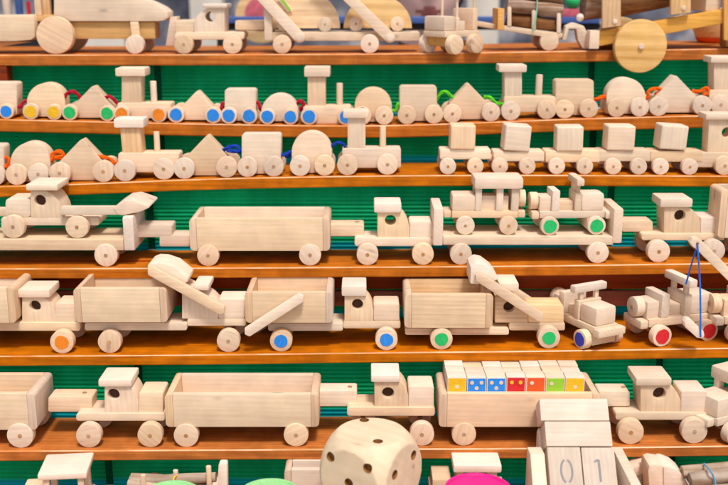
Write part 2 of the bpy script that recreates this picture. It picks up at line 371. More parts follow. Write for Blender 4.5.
# ------------------------------------------------------------------ toy helper
WHEELS = {}
class Toy:
    def __init__(s, row, ref, name, label, cat, off=5.0, group=None, yaw=0.0, lift=0.0, D=56.0):
        R = ROWS[row]; off += 46 if row == 7 else 0; s.row = row; s.ref = ref; s.Y = R['Y'] + off; s.D = D
        ez = shelf_z(row, ref); s.Zs = ez + lift
        s.py0 = edge_y(row, ref)
        X, Z, t = ray(ref, s.py0 - 20, s.Y); s.X = X
        s.k = t / F; s.u = s.k * S
        s.lift = lift
        s.root = empty(name, world(X, s.Y, s.Zs), label, cat, group, yaw)
    def pt(s, px, py, dy=0.0):
        X, Z, t = ray(px, py, s.Y + dy * s.k)
        return (X - s.X) * S, (Z - s.Zs) * S
    def d(s, v): return v * s.u
    def base(s, x):
        """local height of the shelf under local x"""
        px = s.ref + x / s.u
        return (shelf_z(s.row, px) + s.lift - s.Zs) * S
    def part(s, name, bm, mat, parent=None, label=None):
        o = link(name, mesh_from(bm, name, mat), parent or s.root)
        if label: o['label'] = label
        return o
    def box(s, name, x0, y0, x1, y1, d0, d1, mat=None, bev=1.1, parent=None, M=None):
        ym = (y0 + y1) / 2; xm = (x0 + x1) / 2
        a = s.pt(x0, ym, d0)[0]; b = s.pt(x1, ym, d0)[0]; zt = s.pt(xm, y0, d0)[1]; zb = s.pt(xm, y1, d0)[1]
        return s.part(name, bm_box(a, b, s.d(d0), s.d(d1), zb, zt, s.d(bev), M), mat or WX, parent)
    def prism(s, name, prof, d0, d1, mat=None, bev=1.1, holes=(), parent=None, M=None):
        p = [s.pt(x, y, d0) for x, y in prof]; h = [s.pt(x, y, d0) + (s.d(r),) for x, y, r in holes]
        return s.part(name, bm_prism(p, s.d(d0), s.d(d1), s.d(bev), h, M), mat or WX, parent)
    # raw local units (px of this row, z up from the shelf)
    def lbox(s, name, x0, x1, y0, y1, z0, z1, mat=None, bev=1.1, parent=None):
        q = s.u
        return s.part(name, bm_box(x0 * q, x1 * q, y0 * q, y1 * q, z0 * q, z1 * q, bev * q), mat or WX, parent)
    def wheel_at(s, x, y, z, r, t, disc=None, flip=False, parent=None, hub=True, dr=0.74, rot=None):
        """x,y,z local metres; front face at y (towards -y) unless flip"""
        key = (round(r * s.u, 5), round(t * s.u, 5))
        if key not in WHEELS:
            w = mesh_from(bm_cyl(r * s.u, 0, t * s.u, 0.085 * r * s.u), 'wheel', WHEEL)
            h = mesh_from(bm_cyl(0.17 * r * s.u, -0.25 * s.u, 0.6 * s.u, 0, 16), 'axle_pin', PIN)
            WHEELS[key] = (w, h)
        w, h = WHEELS[key]
        o = link('wheel', w, parent or s.root); o.location = (x, y, z)
        a = random.uniform(0, 2 * PI)
        o.rotation_euler = (0, a, 0) if rot is None else (0, a, rot)
        if disc is not None:
            db = bm_cyl(dr * r * s.u, -0.35 * s.u, 0.5 * s.u, 0, 36); ph = random.uniform(0, 6)
            for v in db.verts:
                an = math.atan2(v.co.z, v.co.x); f = 1 + .022 * math.sin(3 * an + ph) + .016 * math.sin(7 * an + 2 * ph) + random.uniform(-.008, .008); v.co.x *= f; v.co.z *= f
            dm = mesh_from(db, 'painted_disc', disc)
            link('painted_disc', dm, o)
        elif hub and not flip:
            link('axle_pin', h, o)
        return o
    def wheels(s, px, r, W=None, t=10.0, disc=None, py=None, hub=True, back=True, dr=0.74, gap=0.0):
        W = W or s.D
        x = s.pt(px, (py if py is not None else s.py0 - r))[0]
        z = s.base(x) + r * s.u if py is None else s.pt(px, py)[1]
        s.wheel_at(x, s.d(gap), z, r, t, disc, hub=hub, dr=dr)
        if back:
            s.wheel_at(x, s.d(W - t - gap), z, r, t, None, flip=True)
            s.part('axle', bm_cyl(s.d(2.2), s.d(t + gap - 1), s.d(W - t - gap + 1), 0, 12, cx=x, cz=z), PIN)
    def tray(s, x0, x1, yt, yb, d0, D, wall=5.0, end=7.0, mat=None, floor=True):
        ym = (yt + yb) / 2; xm = (x0 + x1) / 2
        a = s.pt(x0, ym, d0)[0]; b = s.pt(x1, ym, d0)[0]; zt = s.pt(xm, yt, d0)[1]; zb = s.pt(xm, yb, d0)[1]
        q = s.u; y0 = d0 * q; y1 = (d0 + D) * q; w = wall * q; e = end * q
        g = 0.15 * q
        s.part('side_panel', bm_box(a + e + g, b - e - g, y0 + .2 * q, y0 + w, zb, zt, q * .45), mat or WX)
        s.part('side_panel', bm_box(a + e + g, b - e - g, y1 - w, y1 - .2 * q, zb, zt, q * .45), mat or WX)
        for xa, xb, sg in ((a, a + e, -1), (b - e, b, 1)):
            # end boards: the outer corners are rounded, the wood shows end grain
            c = 4.2 * q; prof = []
            if sg < 0:
                for i in range(6): an = math.radians(90 + 90 * i / 5); prof.append((xa + c + c * math.cos(an), zt - c + c * math.sin(an)))
                for i in range(6): an = math.radians(180 + 90 * i / 5); prof.append((xa + c + c * math.cos(an), zb + c + c * math.sin(an)))
                prof += [(xb, zb), (xb, zt)]
            else:
                for i in range(6): an = math.radians(90 - 90 * i / 5); prof.append((xb - c + c * math.cos(an), zt - c + c * math.sin(an)))
                for i in range(6): an = math.radians(-90 * i / 5); prof.append((xb - c + c * math.cos(an), zb + c + c * math.sin(an)))
                prof += [(xa, zb), (xa, zt)]
            s.part('end_panel', bm_prism(prof, y0, y1, q * .7), WEND)
        if floor:
            s.part('floor_panel', bm_box(a + e + g, b - e - g, y0 + w + g, y1 - w - g, zb + .6 * q, zb + 6 * q, 0), mat or WX)

def label_ok(): pass

# ------------------------------------------------------------------ little train wagons (rows 2 and 3)
def arc_pts(x0, x1, yb, yt, n=18):
    """half-round outline: flat bottom, domed top"""
    cx = (x0 + x1) / 2; rx = (x1 - x0) / 2; h = yb - yt
    rise = min(h, rx * 1.0); sh = h - rise
    pts = [(x0, yb)]
    for i in range(n + 1):
        a = PI - PI * i / n
        pts.append((cx + rx * math.cos(a), yb - sh - rise * math.sin(a)))
    pts.append((x1, yb))
    return pts

def rounded(x0, y0, x1, y1, r=3.0, n=4):
    out = []
    for cx, cy, a0 in ((x1 - r, y1 - r, 0), (x0 + r, y1 - r, 90), (x0 + r, y0 + r, 180), (x1 - r, y0 + r, 270)):
        for i in range(n + 1):
            a = math.radians(a0 + 90 * i / n); out.append((cx + r * math.cos(a), cy + r * math.sin(a)))
    return out

def wagon(row, kind, x0, x1, yt, wl, r, label, disc=None, disc2=None, group=None, off=4, apex=None, yb=None, gap=0.0):
    ref = (x0 + x1) / 2
    t = Toy(row, ref, {'square': 'square_wagon', 'round': 'round_wagon', 'triangle': 'triangle_wagon'}[kind], label, 'toy wagon', off, group, D=36)
    yb = yb or (edge_y(row, ref) - 3.5)
    T = 7.5
    if kind == 'square': prof = rounded(x0, yt, x1, yb, 3.2)
    elif kind == 'round': prof = arc_pts(x0, x1, yb, yt)
    else:
        ax = apex or ref
        sl_ = min(yb - 2.5, yt + (ax - x0) * 1.0); sr_ = min(yb - 2.5, yt + (x1 - ax) * 1.0)
        prof = [(x0, yb), (x0, sl_), (ax - 2.2, yt + 1.3), (ax - .8, yt), (ax + .8, yt), (ax + 2.2, yt + 1.3), (x1, sr_), (x1, yb)]
    t.prism('body', prof, T + 1.5, 36 - T - 1.5, WX, 1.3)
    t.wheels(wl[0], r, 36, T, disc, dr=0.74); t.wheels(wl[1], r, 36, T, disc2 or disc, dr=0.74)
    return t

def train_loco(row, ch, block, roof, rod, wl, r, label, disc=None, group=None, off=4, lean=0.0, hole=None):
    ref = (ch[0] + ch[2]) / 2
    t = Toy(row, ref, 'toy_locomotive', label, 'toy locomotive', off, group, D=40)
    T = 8
    t.prism('chassis', rounded(*ch, 2.0), T + 1, 40 - T - 1, WX, 1.2)
    bx0, by0, bx1, by1 = block
    if hole: t.prism('cab', [(bx0, by1 + .3), (bx0 + lean, by0), (bx1 + lean, by0), (bx1, by1 + .3)], T + 2.5, 40 - T - 2.5, WZ, .9, holes=[hole])
    else: t.prism('cab', [(bx0, by1 + .3), (bx0 + lean, by0), (bx1 + lean, by0), (bx1, by1 + .3)], T + 2.5, 40 - T - 2.5, WARMZ if random.random() < .3 else WZ, .9)
    t.box('roof', *roof, T - 1, 40 - T + 1, BRIGHT, 1.6)
    if rod:
        x, z0 = t.pt((rod[0] + rod[2]) / 2, rod[3] + .5, 20); z1 = t.pt(rod[0], rod[1], 20)[1]; rr = t.d((rod[2] - rod[0]) / 2)
        M = Matrix.Translation((x, t.d(20), 0)) @ Matrix.Rotation(PI / 2, 4, 'X')
        bm = bm_cyl(rr, -z1, -z0, rr * .3, 16); bm.transform(Matrix.Rotation(-PI / 2, 4, 'X').inverted() if False else Matrix.Rotation(-PI / 2, 4, 'X'))
        # after the turn the rod runs along z
        for v in bm.verts: v.co = Vector((v.co.x + x, v.co.y + t.d(20), v.co.z))
        zs = [v.co.z for v in bm.verts]
        if max(zs) < 0 or min(zs) < 0 and abs(min(zs)) > max(zs):
            for v in bm.verts: v.co.z = -v.co.z
        t.part('chimney', bm, WZ)
    for w in wl: t.wheels(w, r, 40, T, disc, dr=.74)
    return t

def cord(row, pts, mat, label, r=2.1, off=4, name='yarn_cord', cat='cord', group=None):
    Y = ROWS[row]['Y'] + off
    P = []
    for px, py, dy in pts:
        X, Z, t = ray(px, py, Y + dy); P.append(world(X, Y + dy, Z))
    c = P[0].copy()
    Q = [p - c for p in P]; rr = r * .88 * S * (Y / F)
    # two twisted strands
    path = []
    for i in range(len(Q) - 1):
        p0, p1, p2, p3 = Q[max(i - 1, 0)], Q[i], Q[i + 1], Q[min(i + 2, len(Q) - 1)]
        for k in range(7):
            t = k / 7; path.append(0.5 * ((2 * p1) + (p2 - p0) * t + (2 * p0 - 5 * p1 + 4 * p2 - p3) * t * t + (3 * p1 - p0 - 3 * p2 + p3) * t ** 3))
    path.append(Q[-1]); sts = []
    for ph in (0, PI * 2 / 3, PI * 4 / 3):
        st = []; acc = 0.0
        for i, p in enumerate(path):
            d = (path[min(i + 1, len(path) - 1)] - path[max(i - 1, 0)]).normalized(); a = d.cross(Vector((.1, .99, .1))).normalized(); b_ = d.cross(a)
            if i: acc += (p - path[i - 1]).length
            an = acc / (rr * 2.3) + ph; st.append(p + (a * math.cos(an) + b_ * math.sin(an)) * rr * .48)
        sts.append(bm_tube(st, rr * .56, 6))
    bm = merge(*sts)
    o = link(name, mesh_from(bm, name, mat, 3), None); o.location = c
    return tag(o, label, cat, group)

G2 = 'toy train pieces along the second shelf'; G3 = 'toy train pieces along the third shelf'
# train 1, painted wheels
wagon(2, 'square', -18, 17, 82.3, (-14, 6), 7.6, 'square wooden wagon with blue wheel discs cut by left edge, first train shelf', C_BLUE)
wagon(2, 'round', 26.5, 65, 83.2, (30.5, 53.5), 8, 'half-round wooden wagon with yellow painted wheel discs', C_YEL)
wagon(2, 'triangle', 67.5, 116, 86.5, (69.5, 107), 8, 'triangular wooden wagon with green painted wheel discs', C_GREEN, apex=92.5)
train_loco(2, (117, 103, 171, 118.5), (121.5, 76.5, 141, 103.5), (115, 68.2, 145, 76.5), (151, 81, 157.5, 103.2), (121.5, 158.5), 8, 'wooden locomotive with orange painted wheel discs', C_ORG)
# train 2, blue wheels
wagon(2, 'triangle', 176, 214, 91.5, (176, 213), 8.3, 'triangular wooden wagon with blue painted wheel discs', C_BLUE, apex=197)
wagon(2, 'square', 224.5, 256, 89, (228.7, 249), 8.3, 'square wooden wagon with blue wheel discs left of a round blue-wheeled wagon', C_BLUE)
wagon(2, 'round', 261, 298.5, 94, (267.3, 290.3), 8, 'half-round wooden wagon with blue painted wheel discs', C_BLUE)
train_loco(2, (303, 106, 351, 124), (307.5, 77, 325.5, 107), (304, 67.3, 330, 77), (336.5, 83, 343, 107), (309, 346), 8.5, 'wooden locomotive with blue painted wheel discs', C_BLUE)
# train 3, plain wheels, lime yarn
wagon(2, 'round', 354.5, 392, 88, (362, 384.2), 9.2, 'half-round plain wooden wagon left of the lime green yarn')
wagon(2, 'square', 399.5, 437, 86, (407, 434), 9.3, 'square plain wooden wagon between two lime green yarns')
wagon(2, 'triangle', 449, 491, 84, (452.5, 491), 9.3, 'triangular plain wooden wagon coupled with lime green yarn', apex=468.5)
train_loco(2, (504, 96.5, 556, 112.5), (504.5, 72, 522, 98), (499, 65, 527, 72.3), (535, 74.5, 542, 96.5), (511, 547), 9.6, 'plain wooden locomotive at the head of the lime yarn train')
# train 4, orange yarn
wagon(2, 'square', 555.5, 594, 79.7, (565, 589), 9.3, 'square plain wooden wagon ahead of the orange yarn on the second shelf')
wagon(2, 'round', 606.5, 646, 78, (617, 640), 9.3, 'half-round plain wooden wagon below the big yellow wheel', gap=0)
wagon(2, 'triangle', 655, 697, 76, (659, 702.5), 9.6, 'triangular plain wooden wagon with orange yarn, near right edge', apex=676)
train_loco(2, (709, 90, 765, 107), (714, 62.5, 734, 91), (711, 56.5, 741, 63), None, (721, 757), 9.8, 'plain wooden locomotive cut by right edge on the second shelf')
# row 3
wagon(3, 'square', -38, 4, 145, (-29, -6), 10.5, 'square plain wooden wagon mostly cut by left edge on third shelf')
wagon(3, 'round', 10, 50.5, 142.5, (16, 38), 10.6, 'half-round plain wooden wagon at left end with orange yarn')
wagon(3, 'triangle', 56, 108, 140, (59.5, 103), 10.8, 'triangular plain wooden wagon at left end with orange yarn', apex=81)
train_loco(3, (118, 153, 179, 172.5), (122.5, 128, 142.5, 155), (113.5, 119, 143.5, 128), (154.5, 131.5, 160.5, 153.5), (124.5, 163.5), 10.8, 'plain wooden locomotive leaning left below the orange-wheeled locomotive', lean=-2.6)
wagon(3, 'triangle', 186, 227, 136, (184, 226.5), 10.6, 'triangular plain wooden wagon coupled with dark blue yarn', apex=207)
wagon(3, 'square', 241.5, 281, 134, (247.3, 273.6), 10.2, 'square plain wooden wagon between dark blue yarns')
wagon(3, 'round', 291.5, 332, 132, (300, 324.6), 10.3, 'half-round plain wooden wagon coupled with dark blue yarn')
train_loco(3, (342, 148.5, 401, 168), (347.5, 117.5, 365.5, 150), (343, 111, 369, 118.3), (379.5, 126, 386, 148.5), (347.5, 387.5), 10.5, 'plain wooden locomotive at the head of the blue yarn train')

# yarns
for pts, m, lb, r in (
    ([(16, 104, 15), (20, 107, 13), (25, 101, 15), (28, 103, 17)], Y_RED, 'dark red yarn between blue and yellow wheeled wagons', 1.9),
    ([(63, 104, 15), (66, 95, 13), (73, 91.5, 13), (78, 95, 14), (81, 101, 17)], Y_RED, 'arched red yarn between yellow and green wheeled wagons', 2.2),
    ([(105, 98, 16), (109, 96.5, 13), (114, 99.5, 13), (119, 106, 17)], Y_RED, 'red yarn between green wheeled wagon and orange locomotive', 2.1),
    ([(211, 108, 16), (219, 112, 14), (223, 103, 13), (222, 111, 13), (227, 106, 17)], Y_RED, 'red yarn between triangular and square blue wheeled wagons', 2.1),
    ([(254, 104, 16), (258, 102.5, 13), (260, 108, 13), (263, 112, 17)], Y_RED, 'red yarn between square and round blue wheeled wagons', 2.1),
    ([(295, 106, 16), (300, 101, 13), (304, 104, 12), (301, 109, 13), (306, 112, 17)], Y_RED, 'red yarn between round wagon and blue wheeled locomotive', 2.1),
    ([(389, 108, 16), (395, 111, 13), (398, 104, 13), (401, 108, 17)], Y_LIME, 'lime yarn behind the half-round wagon, second shelf', 2.0),
    ([(436, 101, 16), (441, 93, 13), (446, 92, 13), (452, 97, 14), (456, 101, 17)], Y_LIME, 'arched lime yarn between square and triangular wagons', 2.0),
    ([(484, 97, 16), (490, 97.5, 13), (496, 103, 13), (502, 104, 13), (506, 103, 17)], Y_LIME, 'lime yarn between triangular wagon and locomotive', 2.0),
    ([(592, 100, 16), (598, 99, 13), (603, 97, 13), (608, 99, 17)], Y_ORG, 'orange yarn between square and half-round wagons, second shelf', 2.5),
    ([(642, 100, 16), (648, 97, 12), (649, 91, 12), (657, 88.5, 13), (662, 91, 13), (656, 94, 15), (663, 93, 18)], Y_ORG, 'looped orange yarn left of the right-hand triangular wagon', 2.2),
    ([(692, 91, 16), (700, 91.5, 13), (706, 88, 12), (709, 92, 12), (704, 95, 12), (712, 95, 17)], Y_ORG, 'knotted orange yarn beside locomotive at right edge', 2.3),
    ): cord(2, pts, m, lb, r)
for pts, m, lb, r in (
    ([(2, 165, 16), (4, 158, 13), (8, 158, 13), (9, 164, 13), (5, 167, 13), (13, 163, 18)], Y_ORG, 'orange yarn loop at far left of third shelf', 2.3),
    ([(48, 161, 16), (52, 160, 12), (53, 154, 12), (60, 151.5, 12), (63, 155, 12), (55, 158, 12), (66, 157, 13), (70, 156, 18)], Y_ORG, 'knotted orange yarn between half-round and triangular wagons', 2.5),
    ([(97, 156, 16), (103, 157, 13), (110, 159, 13), (115, 163, 13), (121, 164, 18)], Y_ORG, 'orange yarn between triangular wagon and leaning locomotive', 2.4),
    ([(222, 151, 16), (229, 147, 13), (237, 146.5, 13), (239, 151, 12), (228, 151, 12), (243, 152, 18)], Y_BLUE, 'dark blue yarn between triangular and square wagons', 2.2),
    ([(278, 153, 16), (284, 155, 12), (290, 152, 12), (286, 156, 12), (294, 156, 18)], Y_BLUE, 'dark blue yarn between square and half-round wagons', 2.2),
    ([(329, 150, 16), (333, 145, 13), (339, 142.5, 13), (344, 145, 13), (346, 152, 18)], Y_BLUE, 'arched blue yarn between half-round wagon and locomotive', 1.8),
    ): cord(3, pts, m, lb, r)

# flat wagons each carrying a loose cube (row 3, right)
ordn = ['first', 'second', 'third', 'fourth', 'fifth']
def thing_box(row, x0, y0, x1, y1, d0, D, mat, name, label, cat, bev=1.5, roll=0.0, yaw=0.0, off=4, group=None):
    R = ROWS[row]; Y = R['Y'] + off + d0
    X0, _, t = ray(x0, (y0 + y1) / 2, Y); X1 = ray(x1, (y0 + y1) / 2, Y)[0]; Zt = ray((x0 + x1) / 2, y0, Y)[1]; Zb = ray((x0 + x1) / 2, y1, Y)[1]
    w = (X1 - X0) / 2
    bm = bm_box(-w * S, w * S, 0, D * S, 0, (Zt - Zb) * S, bev * S, seg=3)
    o = link(name, mesh_from(bm, name, mat)); o.location = world((X0 + X1) / 2, Y, Zb); o.rotation_euler = (0, roll, yaw)
    return tag(o, label, cat, group)
flat = [(440, 149.5, 491, 163, 448, 475.5), (493.5, 151.5, 544.5, 165, 500, 527.5), (545.5, 151, 600, 166, 557, 585), (599, 150.5, 650.5, 165, 613.5, 639), (650.5, 151, 703, 165.5, 661, 690)]
cubes = [(450.5, 126, 475.5, 150.2, .01, 0.0), (504, 127, 530, 152.5, .07, 0.03), (557, 127.5, 583.5, 152, -.015, -.05), (607.5, 126.8, 635, 151.2, .01, -.02), (660, 127, 687, 151, .06, 0.0)]
for i, (c, q) in enumerate(zip(flat, cubes)):
    t = Toy(3, (c[0] + c[2]) / 2, 'flat_wagon', 'flat wooden wagon, %s from the left in the train of cubes' % ordn[i], 'toy wagon', 4, 'flat wagons carrying cubes', D=40)
    y1 = c[3] - 6
    t.prism('bed', rounded(c[0], c[1], c[2], c[3] - 3.5, 1.6), 8.5, 31.5, WX, 1.0)
    t.box('coupling', c[2] - 3, c[1] + 6, c[2] + 6, c[3] - 2, 15, 25, WX, .8)
    t.wheels(c[4], 8.2, 40, 7.5); t.wheels(c[5], 8.2, 40, 7.5)
    bz = thing_box(3, *q[:4], 7, 27, WX if i % 2 else WZ, 'wooden_cube', ['loose wooden cube on the flat wagon nearest the blue yarn locomotive', 'wooden cube tilting right on the second flat wagon', 'wooden cube turned sideways on the third flat wagon', 'wooden cube on the fourth flat wagon, second from the right', 'wooden cube tilting right beside the cab with round window'][i], 'cube', 2.0, q[4], q[5])
    bz.location.z += 0.0006 + abs(q[4]) * 0.0172
train_loco(3, (697, 152.5, 752, 167.5), (707.5, 119.5, 734, 153), (706, 114, 742, 120), None, (725, 750), 9.5, 'plain wooden locomotive with round window pulling the cubes', lean=1.5, hole=(727, 132.5, 5))

# ------------------------------------------------------------------ trucks
def cab_profile(x0, x1, yt, yb, top_w, yh=None):
    """upright back (left), windscreen bulging down to the bonnet on the right"""
    pts = [(x0, yb), (x0, yt), (x0 + top_w, yt)]
    yh = yh or yt + (yb - yt) * .58
    for i in range(1, 9):
        a = PI / 2 * i / 8
        x = x0 + top_w + (x1 - x0 - top_w) * (0.55 * math.sin(a) + .45 * i / 8); y = yt + (yh - yt) * (0.55 * (1 - math.cos(a)) + .45 * i / 8)
        pts.append((x, y))
    pts.append((x1, yb))
    return pts

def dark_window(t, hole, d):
    x, z = t.pt(hole[0], hole[1], d - 7); t.part('hole_shade_disc', bm_cyl(t.d(hole[2] + .6), t.d(d), t.d(d + 1.5), 0, 24, cx=x, cz=z), DARKHOLE)  # dark disc stands in for the shade inside the hole

def truck(row, ch, wl, r, cab, hole, roof, hood, label, name='toy_truck', discs=(None, None), off=6, D=54, t_=10, rear=True, group='toy trucks on the shelves', flip=False, hr=None, dark=True):
    ref = (ch[0] + ch[2]) / 2
    t = Toy(row, ref, name, label, 'toy truck', off, None, D=D)
    q = t_ + 1.0
    t.prism('chassis', rounded(*ch, 2.6), q, D - q, WX, 1.0)
    x0, yt, x1, yb, tw = cab
    m = lambda x: x
    prof = cab_profile(x0, x1, yt, yb, tw)
    if flip: prof = [(x0 + x1 - x, y) for x, y in prof]
    t.prism('cab', prof, q + 2.5, D - q - 2.5, WZ, .8, holes=[(hole[0], hole[1], hr or hole[2])])
    if dark: dark_window(t, hole, q + 9.5)
    t.box('roof', *roof, q - .5, D - q + .5, BRIGHT, 2.0)
    t.prism('hood', rounded(*hood, 2.2), q + 2.5, D - q - 2.5, BRIGHT if random.random() < .3 else WX, 1.6)
    for i, w in enumerate(wl):
        if w is not None: t.wheels(w, r, D, t_, discs[i], dr=.66)
    return t

def trailer(row, x0, x1, yt, yb, wl, r, tongue, label, D=61, off=6, name='toy_trailer', t_=10, mat=None, wall=7, end=7):
    t = Toy(row, (x0 + x1) / 2, name, label, 'toy trailer', off, None, D=D)
    t.tray(x0, x1, yt, yb, 1.5, D - 3, wall, end, mat)
    for w in wl: t.wheels(w, r, D, t_)
    if tongue:
        a, y0, b, y1 = tongue
        yc = (y0 + y1) / 2; dd = 24
        o = t.prism('tongue', rounded(a, y0, b, y1, 2.0), dd, dd + 22, WX, 1.2)
        xx, zz = t.pt(b - 7, y0, dd + 11)
        zz = t.pt(b - 7, y0, dd)[1]
        bm = bm_cyl(t.d(2.4), -zz - t.d(.6), -zz + t.d(.4), 0, 16)
        for v in bm.verts: v.co = Vector((v.co.x + xx, v.co.z + t.d(dd + 11), -v.co.y))
        t.part('peg', bm, PIN, o)
    return t

# --- row 4
t = trailer(4, 189.5, 330, 218.7, 251, (208, 310), 11, (328, 224.5, 364, 236.5), 'long open wooden trailer on the fourth shelf')
t.prism('tail_board', rounded(159.5, 235, 190, 246.5, 2), 20, 42, WX, 1.0)
truck(4, (354.5, 238, 433, 246.3), (367.5, 423), 10.9, (377.5, 212, 409.5, 238.4, 22), (390.5, 220.5, 5.6), (374, 203.5, 401.5, 213), (409.5, 221.5, 432.5, 238.4), 'wooden truck in middle of fourth shelf with green seen through its window', dark=False)
truck(4, (641.5, 233.5, 725, 240.5), (659, 714), 11.2, (664, 207, 700.5, 233.8, 24), (680, 215.5, 5.6), (660.5, 199, 693, 207.5), (700.5, 217, 724, 233.8), 'wooden truck at right end of fourth shelf behind crane arm tip')

def carrier(row, deck, posts, wl, r, tongue, label, D=56, off=6):
    t = Toy(row, (deck[0] + deck[2]) / 2, 'car_carrier_trailer', label, 'toy trailer', off, None, D=D)
    t.box('deck', *deck, 2, D - 2, WX, 1.0)
    for p in posts: t.box('end_board', *p, 1, D - 1, BRIGHTY, 2.0)
    for w in wl: t.wheels(w, r, D, 10)
    if tongue: t.prism('tongue', rounded(*tongue, 2.0), 20, 42, WX, 1.3)
    return t
carrier(4, (-90, 239.5, 123.5, 250.5), [(123, 217, 134, 250.8)], (-62, 105.8), 11.6, (134, 225, 172, 237.5), 'low wooden trailer carrying an excavator at left of fourth shelf')
carrier(4, (443, 236.5, 613.5, 245), [(433.3, 208.5, 443.3, 246), (613.2, 209, 623, 243.5)], (461, 598), 10.9, (622, 221, 653, 232), 'long low wooden trailer carrying two small cars')

# loader riding on the left trailer
def on_deck(py_deck, row, ref, off):
    Y = ROWS[row]['Y'] + off
    return ray(ref, py_deck, Y)[1] - shelf_z(row, ref)
t = Toy(4, 55, 'toy_excavator', 'wooden excavator with bucket arm riding on the left trailer', 'toy excavator', 12, D=50, lift=on_deck(239.3, 4, 55, 8))
def deck_wheels(t, px, py, r, disc=None, W=50, T=8, dr=.72):
    x, _ = t.pt(px, py); z = t.d(r)
    t.wheel_at(x, 0, z, r, T, disc, dr=dr); t.wheel_at(x, t.d(W - T), z, r, T, None, flip=True)
    t.part('axle', bm_cyl(t.d(2), t.d(T - 1), t.d(W - T + 1), 0, 12, cx=x, cz=z), PIN)
deck_wheels(t, 13, 230, 11.6); deck_wheels(t, 77, 231, 11.4)
t.prism('chassis', rounded(1, 217.5, 99, 225.5, 2), 9, 41, WX, .9)
t.prism('hood', rounded(5, 199, 30.5, 217.8, 3.5), 9, 41, WX, 2.0)
prof = [(30.5, 217.8), (30.5, 191), (46, 191), (51, 193.5), (55, 197), (58.5, 202), (61, 207), (62.5, 212), (63, 217.8)]
t.prism('cab', prof, 9, 41, WZ, .8, holes=[(40, 200.5, 5.6)]); dark_window(t, (40, 200.5, 5.6), 15)
t.box('roof', 25.5, 184.5, 57.5, 190.8, 5, 45, BRIGHT, 1.8)
for d0 in (3, 40): t.prism('arm', rounded(60, 206.5, 122, 215, 2), d0, d0 + 6.5, WX, 1.0)
t.prism('bucket', [(117, 214.5), (113, 208), (123, 201.5), (132, 200.5), (148, 206), (149, 208), (140, 212), (122, 215.5)], 2, 48, BRIGHT, 1.4)
t.box('tow_bar', -10, 208, 12, 216.5, 14, 22, WX, 2.0)

# small hard-top car riding on the long trailer
def hardtop_local(t, s=1.0, W=44, face=-1, slab=None, discs=None, top=63, spare=True):
    """face -1: bonnet to the left"""
    f = face
    def bx(name, a, b, y0, y1, z0, z1, mat=None, bev=1.0, parent=None):
        xa, xb = sorted((a * f * -1 * s, b * f * -1 * s))
        return t.lbox(name, xa, xb, y0 * s, y1 * s, z0 * s, z1 * s, mat, bev, parent)
    r = 9.2 * s; T = 7.5 * s
    for xx in (-20, 23):
        x = -f * xx * s * t.u
        t.wheel_at(x, 0, r * t.u, r, T, discs, dr=.68); t.wheel_at(x, (W * s - T) * t.u, r * t.u, r, T, None, flip=True)
        t.part('axle', bm_cyl(2 * t.u, (T - 1) * t.u, (W * s - T + 1) * t.u, 0, 12, cx=x, cz=r * t.u), PIN)
    bx('chassis', -33, 33, 8, W - 8, 15.5, 22.5)
    bx('hood', -33, -9.5, 9, W - 9, 22.3, 38.5, BRIGHT, 2.4)
    bx('seat_block', -8, 24, 13, W - 13, 22.3, 37)
    for xx in ((-10, -3.5), (11, 18), (26, 33.5)):
        bx('post', xx[0], xx[1], 8.2, 14, 22.4, 45.5, WZ, .8); bx('post', xx[0], xx[1], W - 14, W - 8.2, 22.4, 45.5, WZ, .8)
    bx('roof', -11.5, 37, 5, W - 5, 45.3, 56.5, BRIGHT, 2.4)
    bx('bumper', -41, -33.2, 11, W - 11, 15, 22, None, 1.6); bx('bumper', 33.2, 41, 11, W - 11, 15, 22, None, 1.6)
    if spare:
        bm = bm_cyl(8.6 * s * t.u, 0, 7.5 * s * t.u, .8 * s * t.u)
        x = 34 * s * t.u
        for v in bm.verts: v.co = Vector((-f * (x + v.co.y), W / 2 * s * t.u + v.co.x, 33 * s * t.u + v.co.z))
        t.part('spare_wheel', bm, WHEEL)
lf = on_deck(236.3, 4, 485, 8)
t = Toy(4, 485, 'toy_car', 'roofed wooden car with open sides riding on the long trailer', 'toy car', 14, lift=lf)
hardtop_local(t, 1.0)

